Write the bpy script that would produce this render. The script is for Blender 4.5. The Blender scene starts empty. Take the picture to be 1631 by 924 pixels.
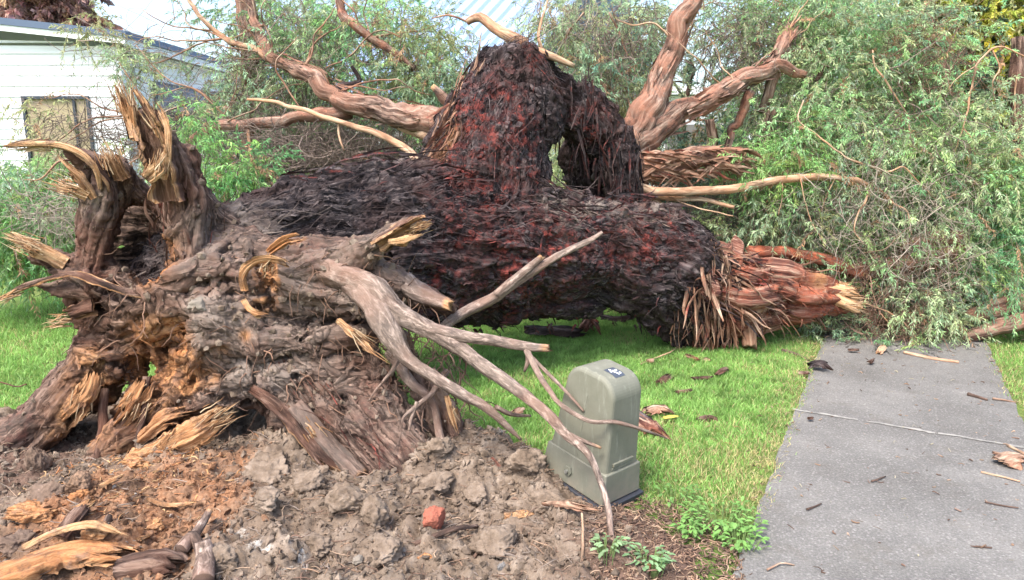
import bpy, bmesh, math, random
import numpy as np
from mathutils import Vector
R = math.radians
rng = np.random.default_rng(7)
random.seed(7)
SC = bpy.context.scene
COL = SC.collection

# ------------------------------------------------------------------ camera, sky, sun, exposure
FPX, CX, CY, PIT, CAMZ = 1178.0, 815.5, 462.0, R(10.95), 1.65
cam = bpy.data.cameras.new('camera'); camo = bpy.data.objects.new('camera', cam); COL.objects.link(camo)
camo.location = (0, 0, CAMZ); camo.rotation_euler = (R(90) - PIT, 0, 0)
cam.sensor_width = 36; cam.lens = 36 * FPX / 1631; cam.clip_start = 0.05; cam.clip_end = 3000
SC.camera = camo
SUN_EL, SUN_AZ = R(58), R(215)     # compass-like azimuth, clockwise from +Y
world = bpy.data.worlds.new('World'); SC.world = world; world.use_nodes = True
wn = world.node_tree; wn.nodes.clear()
sky = wn.nodes.new('ShaderNodeTexSky'); sky.sky_type = 'NISHITA'; sky.sun_disc = False
sky.sun_elevation = SUN_EL; sky.sun_rotation = SUN_AZ; sky.air_density = 1.0; sky.dust_density = 3.5; sky.ozone_density = 1.0
wb = wn.nodes.new('ShaderNodeBackground'); wb.inputs['Strength'].default_value = 0.14
wo = wn.nodes.new('ShaderNodeOutputWorld')
wn.links.new(sky.outputs[0], wb.inputs[0]); wn.links.new(wb.outputs[0], wo.inputs[0])
sl = bpy.data.lights.new('sun', 'SUN'); sl.energy = 1.4; sl.angle = R(18); sl.color = (1, 0.96, 0.9)
so = bpy.data.objects.new('sun', sl); COL.objects.link(so)
sd = Vector((math.sin(SUN_AZ) * math.cos(SUN_EL), math.cos(SUN_AZ) * math.cos(SUN_EL), math.sin(SUN_EL)))
so.rotation_euler = sd.to_track_quat('Z', 'Y').to_euler()
SC.view_settings.view_transform = 'Standard'; SC.view_settings.look = 'None'
SC.view_settings.exposure = 1.82; SC.view_settings.gamma = 1
SC.cycles.max_bounces = 6; SC.cycles.diffuse_bounces = 3; SC.cycles.transparent_max_bounces = 8
SC.cycles.use_denoising = True; SC.cycles.use_adaptive_sampling = False

# ------------------------------------------------------------------ helpers: projection
cp, sp_ = math.cos(PIT), math.sin(PIT)
def ray(px, py):
    a, b = (px - CX) / FPX, (CY - py) / FPX
    return np.array([a, cp + b * sp_, -sp_ + b * cp])
def P(px, py, Y):                 # a point in the world seen at a pixel, at its own distance Y
    d = ray(px, py); t = Y / d[1]
    return np.array([0, 0, CAMZ]) + d * t
def G(px, py, z=0.0):
    d = ray(px, py); t = (z - CAMZ) / d[2]
    return np.array([0, 0, CAMZ]) + d * t
def nrm(a):
    return a / (np.linalg.norm(a, axis=-1, keepdims=True) + 1e-9)
def sst(a, b, x):
    t = np.clip((x - a) / (b - a), 0, 1); return t * t * (3 - 2 * t)

# ------------------------------------------------------------------ helpers: noise
_pr = np.random.default_rng(99)
PERM = np.tile(_pr.permutation(256), 3).astype(np.int32)
GR = nrm(_pr.normal(size=(256, 3))).astype(np.float32)
def pn(p, seed=0):
    p = np.asarray(p, np.float32) + seed * 17.37
    i = np.floor(p).astype(np.int32); f = p - i; i &= 255
    u = f * f * f * (f * (f * 6 - 15) + 10)
    out = []
    for dx in (0, 1):
        a = PERM[i[:, 0] + dx]
        for dy in (0, 1):
            b = PERM[a + ((i[:, 1] + dy) & 255)]
            for dz in (0, 1):
                h = PERM[b + ((i[:, 2] + dz) & 255)]
                g = GR[h]
                out.append(g[:, 0] * (f[:, 0] - dx) + g[:, 1] * (f[:, 1] - dy) + g[:, 2] * (f[:, 2] - dz))
    ux, uy, uz = u[:, 0], u[:, 1], u[:, 2]
    l = lambda a, b, t: a + (b - a) * t
    return l(l(l(out[0], out[1], uz), l(out[2], out[3], uz), uy), l(l(out[4], out[5], uz), l(out[6], out[7], uz), uy), ux) * 1.5
def fbm(p, o=4, seed=0, gain=0.5):
    p = np.asarray(p, np.float32); s = 0; a = 1.0
    for k in range(o):
        s = s + a * pn(p, seed + k); p = p * 2.03; a *= gain
    return s
def ridge(p, o=4, seed=0, gain=0.55):
    p = np.asarray(p, np.float32); s = 0; a = 1.0
    for k in range(o):
        s = s + a * (1 - 2 * np.abs(pn(p, seed + k))); p = p * 2.1; a *= gain
    return s
def worley2(x, y, sc, seed=0):
    X, Y = x * sc, y * sc; ix, iy = np.floor(X).astype(int), np.floor(Y).astype(int)
    best = np.full(X.shape, 9.0); hv = np.zeros(X.shape); sec = np.full(X.shape, 9.0)
    for dx in (-1, 0, 1):
        for dy in (-1, 0, 1):
            a = PERM[(ix + dx + seed) & 255]; h = PERM[a + ((iy + dy) & 255)]; h2 = PERM[h + 11]; h3 = PERM[h + 57]
            d = np.hypot(ix + dx + h / 255 - X, iy + dy + h2 / 255 - Y)
            m = d < best; sec = np.where(m, best, np.minimum(sec, d)); best = np.where(m, d, best); hv = np.where(m, h3 / 255, hv)
    return best, sec, hv

# ------------------------------------------------------------------ helpers: meshes and tags
WL = {}
def mk(name, V, faces, mat, parent=None, attrs=None, smooth=True, label=None, cat=None, group=None, kind=None, midx=None, origin=None):
    """one mesh object; faces = list of int arrays (n,3) or (n,4)"""
    V = np.asarray(V, np.float32)
    if not isinstance(faces, (list, tuple)): faces = [faces]
    faces = [np.asarray(f, np.int32) for f in faces if len(f)]
    if parent is not None: org = WL[parent]
    elif origin is not None: org = np.array(origin)
    elif kind in ('structure', 'stuff'): org = np.zeros(3)
    else: org = np.array([(V[:, 0].min() + V[:, 0].max()) / 2, (V[:, 1].min() + V[:, 1].max()) / 2, V[:, 2].min()])
    me = bpy.data.meshes.new(name)
    me.vertices.add(len(V)); me.vertices.foreach_set('co', (V - org).astype(np.float32).ravel())
    nl = sum(f.size for f in faces); npoly = sum(len(f) for f in faces)
    me.loops.add(nl); me.polygons.add(npoly)
    me.loops.foreach_set('vertex_index', np.concatenate([f.ravel() for f in faces]))
    tot = np.concatenate([np.full(len(f), f.shape[1]) for f in faces]).astype(np.int32)
    me.polygons.foreach_set('loop_start', np.concatenate([[0], np.cumsum(tot)[:-1]]).astype(np.int32))
    try: me.polygons.foreach_set('loop_total', tot)
    except Exception: pass
    for k, a in (attrs or {}).items():
        a = np.asarray(a, np.float32)
        if a.ndim == 1: t = 'FLOAT'
        elif a.shape[1] == 3: t = 'FLOAT_VECTOR'
        else: t = 'FLOAT_COLOR'
        at = me.attributes.new(k, t, 'POINT')
        at.data.foreach_set({'FLOAT': 'value', 'FLOAT_VECTOR': 'vector', 'FLOAT_COLOR': 'color'}[t], a.ravel())
    for m in (mat if isinstance(mat, (list, tuple)) else [mat]): me.materials.append(m)
    if midx is not None: me.polygons.foreach_set('material_index', np.asarray(midx, np.int32))
    me.update(calc_edges=True); me.validate()
    me.polygons.foreach_set('use_smooth', np.full(len(me.polygons), smooth))
    o = bpy.data.objects.new(name, me); COL.objects.link(o)
    if parent is not None: o.parent = parent; WL[o] = org
    else: o.location = org; WL[o] = org
    tag(o, label, cat, group, kind)
    return o
def tag(o, label=None, cat=None, group=None, kind=None):
    if label: o['label'] = label
    if cat: o['category'] = cat
    if group: o['group'] = group
    if kind: o['kind'] = kind
    return o
def empty(name, loc, label, cat, group=None):
    o = bpy.data.objects.new(name, None); COL.objects.link(o); o.location = loc; o.empty_display_size = 0.2
    WL[o] = np.array(loc, float); return tag(o, label, cat, group)

class MB:                         # collects boxes / prisms / bevelled pieces
    def __init__(s): s.V = []; s.F = []; s.n = 0
    def add(s, V, F):
        V = np.asarray(V, float); s.V.append(V); s.F += [[i + s.n for i in f] for f in F]; s.n += len(V)
    def box(s, lo, hi, M=None):
        x0, y0, z0 = lo; x1, y1, z1 = hi
        V = np.array([(x0,y0,z0),(x1,y0,z0),(x1,y1,z0),(x0,y1,z0),(x0,y0,z1),(x1,y0,z1),(x1,y1,z1),(x0,y1,z1)], float)
        if M is not None: V = M(V)
        s.add(V, [(3,2,1,0),(4,5,6,7),(0,1,5,4),(1,2,6,5),(2,3,7,6),(3,0,4,7)])
    def build(s, name, mat, parent=None, bevel=0, **k):
        V = np.concatenate(s.V); q = [f for f in s.F if len(f) == 4]; t = [f for f in s.F if len(f) == 3]; o = [f for f in s.F if len(f) > 4]
        bm = bmesh.new(); vs = [bm.verts.new(v) for v in V]
        for f in s.F:
            try: bm.faces.new([vs[i] for i in f])
            except ValueError: pass
        if bevel: bmesh.ops.bevel(bm, geom=list(bm.edges), offset=bevel, segments=3, affect='EDGES', profile=0.5, clamp_overlap=True)
        bm.normal_update(); bm.verts.index_update()
        V2 = np.array([v.co[:] for v in bm.verts]); by = {}
        for f in bm.faces: by.setdefault(len(f.verts), []).append([v.index for v in f.verts])
        bm.free()
        return mk(name, V2, [np.array(x) for x in by.values()], mat, parent, smooth=False, **k)

def spline(C, step):              # Catmull-Rom resampling of rows (x,y,z,r,...)
    C = np.asarray(C, float)
    if len(C) == 2: n = max(2, int(np.linalg.norm(C[1, :3] - C[0, :3]) / step)); t = np.linspace(0, 1, n + 1)[:, None]; return C[0] + (C[1] - C[0]) * t
    E = np.vstack([2 * C[0] - C[1], C, 2 * C[-1] - C[-2]]); out = []
    for i in range(1, len(E) - 2):
        n = max(1, int(np.ceil(np.linalg.norm(E[i + 1, :3] - E[i, :3]) / step)))
        t = (np.arange(n) / n)[:, None]; a, b, c, d = E[i - 1], E[i], E[i + 1], E[i + 2]
        out.append(0.5 * (2 * b + (c - a) * t + (2 * a - 5 * b + 4 * c - d) * t ** 2 + (3 * b - a - 3 * c + d) * t ** 3))
    out.append(C[-1:]); o = np.vstack(out); o[:, 3] = np.maximum(o[:, 3], 0.001); return o
def frames(C):
    T = nrm(np.gradient(C[:, :3], axis=0)); N = np.zeros_like(T)
    a = np.array([0, 0, 1.0]) if abs(T[0][2]) < 0.8 else np.array([1.0, 0, 0])
    n = nrm(a - T[0] * a.dot(T[0]))
    for i in range(len(T)):
        n = nrm(n - T[i] * n.dot(T[i])); N[i] = n
    return T, N, np.cross(T, N)
def pchain(L, wob=0, seed=0, step=0.06):
    C = spline([list(P(a, b, Y)) + [r] for a, b, Y, r in L], step)
    if wob:
        s = np.arange(len(C))[:, None] * step
        q = np.hstack([s * 3, s * 0 + seed * 3.1, s * 0])
        for k in range(3): C[:, k] += wob * fbm(q, 3, seed * 5 + k) * np.minimum(1, s[:, 0] * 4)
    return C

class SDF:
    def __init__(s, lo, hi, res):
        s.lo = np.array(lo, float); s.res = res; s.n = np.ceil((np.array(hi) - s.lo) / res).astype(int) + 1
        s.F = np.full(s.n, 9.0, np.float32); s.ch = []; s.cv = []
    def _seg(s, a, b, m):
        lo = np.minimum(a[:3] - a[3], b[:3] - b[3]) - m; hi = np.maximum(a[:3] + a[3], b[:3] + b[3]) + m
        i0 = np.clip(np.floor((lo - s.lo) / s.res).astype(int), 0, s.n - 1); i1 = np.clip(np.ceil((hi - s.lo) / s.res).astype(int) + 1, 1, s.n)
        if (i1 <= i0).any(): return None
        g = [(np.arange(i0[k], i1[k]) * s.res + s.lo[k]).astype(np.float32) for k in range(3)]
        sh = [(-1, 1, 1), (1, -1, 1), (1, 1, -1)]
        q = [g[k].reshape(sh[k]) - np.float32(a[k]) for k in range(3)]
        ab = b[:3] - a[:3]; L2 = max(ab.dot(ab), 1e-9)
        t = np.clip((q[0] * ab[0] + q[1] * ab[1] + q[2] * ab[2]) / L2, 0, 1)
        d = np.sqrt((q[0] - t * ab[0]) ** 2 + (q[1] - t * ab[1]) ** 2 + (q[2] - t * ab[2]) ** 2) - (a[3] + (b[3] - a[3]) * t)
        return tuple(slice(i0[k], i1[k]) for k in range(3)), d.astype(np.float32)
    def add(s, C, k=0.03, frame=True):
        if frame: s.ch.append(C)
        lo = (C[:, :3] - C[:, 3:4]).min(0) - k - .05; hi = (C[:, :3] + C[:, 3:4]).max(0) + k + .05
        i0 = np.clip(np.floor((lo - s.lo) / s.res).astype(int), 0, s.n - 1); i1 = np.clip(np.ceil((hi - s.lo) / s.res).astype(int) + 1, 1, s.n)
        D = np.full(np.maximum(i1 - i0, 1), 9.0, np.float32)
        for a, b in zip(C[:-1], C[1:]):
            r = s._seg(a, b, k + .04)
            if r is None: continue
            sl, d = r; sl2 = tuple(slice(sl[j].start - i0[j], sl[j].stop - i0[j]) for j in range(3))
            sub = D[sl2]
            if sub.shape != d.shape: continue
            D[sl2] = np.minimum(sub, d)
        sl = tuple(slice(i0[j], i1[j]) for j in range(3)); F = s.F[sl]
        if F.shape != D.shape: return
        h = np.clip(1 - np.abs(F - D) / k, 0, 1); s.F[sl] = np.minimum(F, D) - h * h * k * 0.25
    def carve(s, C, k=0.02, wood=1.0, pale=0.3):
        s.cv.append((C, wood, pale))
        for a, b in zip(C[:-1], C[1:]):
            r = s._seg(a, b, k + .02)
            if r is None: continue
            sl, d = r; F = s.F[sl]; d = -d
            h = np.clip(1 - np.abs(F - d) / k, 0, 1); s.F[sl] = np.maximum(F, d) + h * h * k * 0.25
    def hit(s, px, py, y0=2.8, y1=7.5):
        d = ray(px, py); d = d / d[1]; Y = np.arange(y0, y1, s.res)
        p = np.array([0, 0, CAMZ]) + d * Y[:, None]; i = np.round((p - s.lo) / s.res).astype(int)
        ok = ((i >= 0) & (i < s.n)).all(1); f = np.full(len(Y), 9.0); f[ok] = s.F[tuple(i[ok].T)]
        w = np.where(f < 0)[0]
        return p[w[0]] if len(w) else None
    def mesh(s):
        F = s.F; I = F < 0
        c = sum(I[a:F.shape[0]-1+a, b:F.shape[1]-1+b, d:F.shape[2]-1+d].astype(np.int8) for a in (0,1) for b in (0,1) for d in (0,1))
        A = (c > 0) & (c < 8); ix = np.argwhere(A); idx = np.full(A.shape, -1, np.int32); idx[A] = np.arange(len(ix))
        cor = [(a, b, d) for a in (0,1) for b in (0,1) for d in (0,1)]
        val = np.stack([F[ix[:,0]+a, ix[:,1]+b, ix[:,2]+d] for a, b, d in cor], 1); val = np.clip(val, -1, 1)
        pos = np.zeros((len(ix), 3)); cnt = np.zeros(len(ix))
        for i in range(8):
            for j in range(i + 1, 8):
                if sum(abs(cor[i][k] - cor[j][k]) for k in range(3)) != 1: continue
                m = (val[:, i] < 0) != (val[:, j] < 0); t = val[m, i] / (val[m, i] - val[m, j])
                pos[m] += np.array(cor[i]) + t[:, None] * (np.array(cor[j]) - np.array(cor[i])); cnt[m] += 1
        V = s.lo + (ix + pos / cnt[:, None]) * s.res
        Q = []
        for ax in range(3):
            u, v = (ax + 1) % 3, (ax + 2) % 3
            a = [slice(None)] * 3; b = [slice(None)] * 3; a[ax] = slice(0, -1); b[ax] = slice(1, None)
            S = I[tuple(a)] != I[tuple(b)]
            e = np.argwhere(S); e = e[(e[:, u] > 0) & (e[:, v] > 0) & (e[:, u] < F.shape[u] - 1) & (e[:, v] < F.shape[v] - 1)]
            ins = I[tuple(e.T)]
            def ci(du, dv):
                q = e.copy(); q[:, u] += du; q[:, v] += dv; return idx[tuple(q.T)]
            q = np.stack([ci(-1, -1), ci(0, -1), ci(0, 0), ci(-1, 0)], 1)
            q = np.where(ins[:, None], q, q[:, ::-1]); Q.append(q)
        Q = np.concatenate(Q); Q = Q[(Q >= 0).all(1)]
        return V, Q
    def fib(s, V):                # fibre coordinates: along the nearest limb, and across it
        best = np.full(len(V), 1e9, np.float32); out = np.zeros((len(V), 3), np.float32); s.T = np.zeros((len(V), 3), np.float32)
        V = V.astype(np.float32)
        for ci, C in enumerate(s.ch):
            T, N, B = frames(C); C = C.astype(np.float32)
            lo = (C[:, :3] - C[:, 3:4]).min(0) - .1; hi = (C[:, :3] + C[:, 3:4]).max(0) + .1
            sel = np.where(((V > lo) & (V < hi)).all(1))[0]
            if not len(sel): continue
            W = V[sel]; arc = 0.0
            for i in range(len(C) - 1):
                ab = C[i + 1, :3] - C[i, :3]; L = float(np.linalg.norm(ab)) + 1e-6
                q = W - C[i, :3]; t = np.clip(q @ ab / (L * L), 0, 1); r = C[i, 3] + (C[i + 1, 3] - C[i, 3]) * t
                w = q - t[:, None] * ab; d = np.abs(np.linalg.norm(w, axis=1) - r)
                m = d < best[sel]; g = sel[m]; best[g] = d[m]
                n_ = N[i] + (N[i + 1] - N[i]) * t[m, None]; b_ = B[i] + (B[i + 1] - B[i]) * t[m, None]
                out[g, 0] = arc + t[m] * L + ci * 1.7; out[g, 1] = (w[m] * n_).sum(1) + ci * .37; out[g, 2] = (w[m] * b_).sum(1)
                s.T[g] = ab / L; arc += L
        return out
def seg_dist(V, C):
    best = np.full(len(V), 1e9)
    for a, b in zip(C[:-1], C[1:]):
        ab = b[:3] - a[:3]; q = V - a[:3]; t = np.clip(q @ ab / max(ab.dot(ab), 1e-9), 0, 1)
        best = np.minimum(best, np.linalg.norm(q - t[:, None] * ab, axis=1) - (a[3] + (b[3] - a[3]) * t))
    return best
def vnorm(V, Q):
    n = np.cross(V[Q[:, 2]] - V[Q[:, 0]], V[Q[:, 3]] - V[Q[:, 1]]); out = np.zeros_like(V)
    for k in range(4):
        for c in range(3): out[:, c] += np.bincount(Q[:, k], n[:, c], len(V))
    return nrm(out)

def tube(C, nv=14, amp=0.12, seed=0, freq=9.0, tip=0.0, cap=True, ragged=0.0, lump=0.0):
    """barked limb: rows x,y,z,r -> V, faces, fib, mask"""
    T, N, B = frames(C); n = len(C)
    s = np.concatenate([[0], np.cumsum(np.linalg.norm(np.diff(C[:, :3], axis=0), axis=1))])
    th = np.linspace(0, 2 * np.pi, nv, endpoint=False)
    S, TH = np.meshgrid(s, th, indexing='ij'); r = C[:, 3][:, None] * np.ones_like(TH)
    fx, fy = r * np.cos(TH), r * np.sin(TH)
    q = np.stack([S.ravel() * 2.2, (np.cos(TH) * 1.3).ravel(), (np.sin(TH) * 1.3).ravel()], 1)
    f2 = np.stack([S.ravel() * freq * .35, (np.cos(TH) * 3).ravel(), (np.sin(TH) * 3).ravel()], 1)
    k = 1 + amp * (fbm(q, 3, seed) + .8 * ridge(f2, 3, seed + 9) - .5).reshape(r.shape)
    if lump: k = k + lump * np.maximum(0, fbm(np.stack([S.ravel() * 4, 0 * S.ravel(), 0 * S.ravel()], 1), 2, seed + 3)).reshape(r.shape)
    fx, fy = fx * k, fy * k
    off = 0
    if ragged:
        j = pn(np.stack([np.cos(TH[0]) * 2.5, np.sin(TH[0]) * 2.5, 0 * TH[0] + seed], 1), seed) * ragged
        w = np.clip((S - (s[-1] - ragged)) / ragged, 0, 1); off = (w * j[None, :])[..., None] * T[:, None, :]
    V = C[:, None, :3] + N[:, None, :] * fx[..., None] + B[:, None, :] * fy[..., None] + off
    V = V.reshape(-1, 3); fib = np.stack([S.ravel() + seed * 1.3, fx.ravel(), fy.ravel()], 1)
    i = np.arange(n - 1)[:, None] * nv; j = np.arange(nv)[None, :]; j2 = (j + 1) % nv
    Q = np.stack([i + j, i + j2, i + nv + j2, i + nv + j], -1).reshape(-1, 4)
    F = [Q]; m = np.zeros((len(V), 4)); m[:, 2] = np.repeat(sst(s[-1] - tip - 1e-3, s[-1] - tip * .6, s), nv) if tip else 0; m[:, 3] = .6
    if cap:
        V = np.vstack([V, C[0, :3], C[-1, :3]]); fib = np.vstack([fib, [[0, 0, 0], [s[-1], 0, 0]]])
        m = np.vstack([m, [[0, 0, 0, .6], [0, 0, 1 if tip else 0, .8]]])
        a = np.arange(nv); b = (a + 1) % nv; L = (n - 1) * nv
        F.append(np.stack([b, a, a * 0 + len(V) - 2], 1)); F.append(np.stack([L + a, L + b, a * 0 + len(V) - 1], 1))
    return V, F, fib, m
def merge(parts):
    Vs, Fq, Ft, A = [], [], [], {}; n = 0
    for V, F, *att in parts:
        Vs.append(V)
        for f in F: (Fq if f.shape[1] == 4 else Ft).append(f + n)
        for k, a in enumerate(att): A.setdefault(k, []).append(a)
        n += len(V)
    F = ([np.concatenate(Fq)] if Fq else []) + ([np.concatenate(Ft)] if Ft else [])
    return (np.concatenate(Vs), F, *[np.concatenate(A[k]) for k in sorted(A)])
def tubes(C, Rr, k=3):            # many thin twigs at once: C (N,M,3)
    N_, M, _ = C.shape; T = nrm(np.gradient(C, axis=1)); a = np.array([.31, .52, .8]); U = nrm(np.cross(T, a)); W = np.cross(T, U)
    th = np.arange(k) * 2 * np.pi / k
    V = C[:, :, None] + Rr[:, :, None, None] * (np.cos(th)[:, None] * U[:, :, None] + np.sin(th)[:, None] * W[:, :, None])
    b = (np.arange(N_)[:, None, None] * M + np.arange(M - 1)[None, :, None]) * k; j = np.arange(k); j2 = (j + 1) % k
    Q = np.stack([b + j, b + j2, b + k + j2, b + k + j], -1).reshape(-1, 4)
    return V.reshape(-1, 3), Q
def shard(L, curl=1.2, thick=.012, rag=.25, rag0=0.0, seed=0, nv=26, step=.014, inner=None, side=.35, amp=.012, flip=False, up=(0, 0, 1), pale=.7, twist=0.0, wood=1.0, edgepale=True):
    """splintered slab of wood: rows x,y,z,halfwidth; bark outside, wood inside"""
    C = spline(L, step); n = len(C); T = nrm(np.gradient(C[:, :3], axis=0)); up = np.array(up, float)
    Sd = nrm(np.cross(T, up)); Nn = np.cross(Sd, T); u = np.linspace(0, 1, n); v = np.linspace(-1, 1, nv)
    j = fbm(np.stack([v * 3, 0 * v + seed, 0 * v], 1), 2, seed) + .9 * np.abs(pn(np.stack([v * 9, 0 * v + seed, 0 * v], 1), seed + 2)); j0 = fbm(np.stack([v * 4.5, 0 * v + seed + 5, 0 * v], 1), 4, seed + 3)
    U = np.clip(u[:, None] * (1 - rag * (.5 + 1.1 * j[None, :]) * u[:, None] ** 2) + rag0 * np.abs(j0[None, :]) * (1 - u[:, None]) ** 3, 0, 1) * (n - 1)
    i0 = np.clip(np.floor(U).astype(int), 0, n - 2); f = (U - i0)[..., None]
    g = lambda A: A[i0] * (1 - f) + A[i0 + 1] * f
    p, S_, N_, T_ = g(C[:, :3]), g(Sd), g(Nn), g(T); w = g(C[:, 3:4])
    ul = (u * n * step * 16)[:, None]; sg = np.sign(v)[None, :] * np.ones_like(ul); w = w * (1 + side * (fbm(np.stack([(ul + 0 * v).ravel(), (sg * 3).ravel(), np.full(n * nv, seed * 1.)], 1), 3, seed + 21).reshape(n, nv))[..., None])
    if twist:
        a = twist * u[:, None, None]; S_, N_ = S_ * np.cos(a) + N_ * np.sin(a), N_ * np.cos(a) - S_ * np.sin(a)
    an = v[None, :, None] * curl * (1 + 0 * w); c_ = max(curl, .05)
    p = p + S_ * np.sin(an) / c_ * w + N_ * (np.cos(an) - 1) / c_ * w; nn = N_ * np.cos(an) + S_ * np.sin(an)
    q = np.stack([(u[:, None] * n * step * 2 + 0 * v).ravel(), (v[None, :] * 2.2 + 0 * u[:, None]).ravel(), np.full(n * nv, seed * 1.0)], 1)
    q2 = q * [1.2, 5, 1]
    d1 = amp * (fbm(q, 3, seed) + .6 * ridge(q2, 2, seed + 4)).reshape(n, nv)[..., None]; d2 = amp * (fbm(q, 3, seed + 7) + .6 * ridge(q2, 2, seed + 8)).reshape(n, nv)[..., None]
    th = thick * (1 - .75 * np.abs(v[None, :, None]) ** 4) * (1 - .8 * sst(.85, 1, u)[:, None, None])
    top = p + nn * (d1 + th); bot = p - nn * (th) + nn * (d1 * .6 + d2 * .4)
    V = np.vstack([top.reshape(-1, 3), bot.reshape(-1, 3)]); m = n * nv
    i = np.arange(n - 1)[:, None] * nv; k = np.arange(nv - 1)[None, :]
    Q = np.stack([i + k, i + k + 1, i + nv + k + 1, i + nv + k], -1).reshape(-1, 4)
    Fs = [Q, Q[:, ::-1] + m]
    def strip(e): return np.stack([e[:-1], e[1:], e[1:] + m, e[:-1] + m], 1)
    e1 = np.arange(n) * nv; e2 = e1 + nv - 1; e3 = np.arange(nv); e4 = e3 + (n - 1) * nv
    Fs += [strip(e1)[:, ::-1], strip(e2), strip(e3), strip(e4)[:, ::-1]]
    fib = np.stack([(u[:, None] * n * step + 0 * v).ravel(), (v[None, :] * w[..., 0]).ravel(), np.full(m, seed * .3)], 1)
    ms = np.zeros((m, 4)); ms[:, 3] = pale; mo = ms.copy(); mo[:, 2] = wood if inner is None else inner
    ed = ((np.abs(v)[None, :] > .82) | (u[:, None] > .93)).ravel() if edgepale else np.zeros(m, bool)
    ms[ed, 2] = .8 * wood; mo[ed, 2] = wood; mo[ed, 3] = min(1, pale + .2)
    A, B_ = (mo, ms) if flip else (ms, mo)
    return V, [np.concatenate(Fs)], np.vstack([fib, fib + [0, 0, .1]]), np.vstack([A, B_])

# ------------------------------------------------------------------ materials
class NT:
    def __init__(s, name):
        s.m = bpy.data.materials.new(name); s.m.use_nodes = True; s.t = s.m.node_tree; s.t.nodes.clear()
        s.out = s.t.nodes.new('ShaderNodeOutputMaterial')
    def n(s, ty, _p=None, **i):
        x = s.t.nodes.new('ShaderNode' + ty)
        for k, v in (_p or {}).items(): setattr(x, k, v)
        for k, v in i.items():
            k = k.replace('_', ' ')
            sock = x.inputs[int(k[1:])] if k[0] == 'i' and k[1:].isdigit() else x.inputs[k]
            if isinstance(v, bpy.types.NodeSocket): s.t.links.new(v, sock)
            else: sock.default_value = v
        return x
    def noise(s, vec, scale, detail=6, rough=.6, dist=0):
        return s.n('TexNoise', Vector=vec, Scale=scale, Detail=detail, Roughness=rough, Distortion=dist).outputs['Fac']
    def ramp(s, fac, stops, interp='LINEAR'):
        x = s.n('ValToRGB', Fac=fac); e = x.color_ramp; e.interpolation = interp
        while len(e.elements) > 1: e.elements.remove(e.elements[-1])
        e.elements[0].position = stops[0][0]; e.elements[0].color = (*stops[0][1], 1) if not np.isscalar(stops[0][1]) else (stops[0][1],) * 3 + (1,)
        for p, c in stops[1:]:
            q = e.elements.new(p); q.color = (*c, 1) if not np.isscalar(c) else (c, c, c, 1)
        return x.outputs['Color']
    def mix(s, f, a, b, mode='MIX'):
        x = s.n('Mix', {'data_type': 'RGBA', 'blend_type': mode})
        for sock, v in ((x.inputs[0], f), (x.inputs[6], a), (x.inputs[7], b)):
            if isinstance(v, bpy.types.NodeSocket): s.t.links.new(v, sock)
            else: sock.default_value = v if np.isscalar(v) else (*v, 1)
        return x.outputs[2]
    def math(s, op, a, b=0.0, clamp=False):
        x = s.n('Math', {'operation': op, 'use_clamp': clamp}, i0=a, i1=b); return x.outputs[0]
    def map(s, vec, scale):
        return s.n('Mapping', Vector=vec, Scale=scale).outputs[0]
    def attr(s, name): return s.n('Attribute', {'attribute_name': name})
    def bump(s, h, strength=.6, dist=.01, normal=None):
        k = dict(Height=h, Strength=strength, Distance=dist)
        if normal is not None: k['Normal'] = normal
        return s.n('Bump', **k).outputs[0]
    def bsdf(s, col, rough=.9, normal=None, spec=.25, trans=0, **kw):
        x = s.n('BsdfPrincipled'); 
        for sock, v in ((x.inputs['Base Color'], col), (x.inputs['Roughness'], rough)):
            if isinstance(v, bpy.types.NodeSocket): s.t.links.new(v, sock)
            else: sock.default_value = v if np.isscalar(v) else (*v, 1)
        x.inputs['Specular IOR Level'].default_value = spec
        if normal is not None: s.t.links.new(normal, x.inputs['Normal'])
        for k, v in kw.items(): x.inputs[k].default_value = v
        o = x.outputs[0]
        if trans:
            t = s.n('BsdfTranslucent', Color=col); o = s.n('MixShader', i0=trans, i1=o, i2=t.outputs[0]).outputs[0]
        s.t.links.new(o, s.out.inputs[0]); return s.m
    def pos(s): return s.n('TexCoord').outputs['Object']

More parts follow.
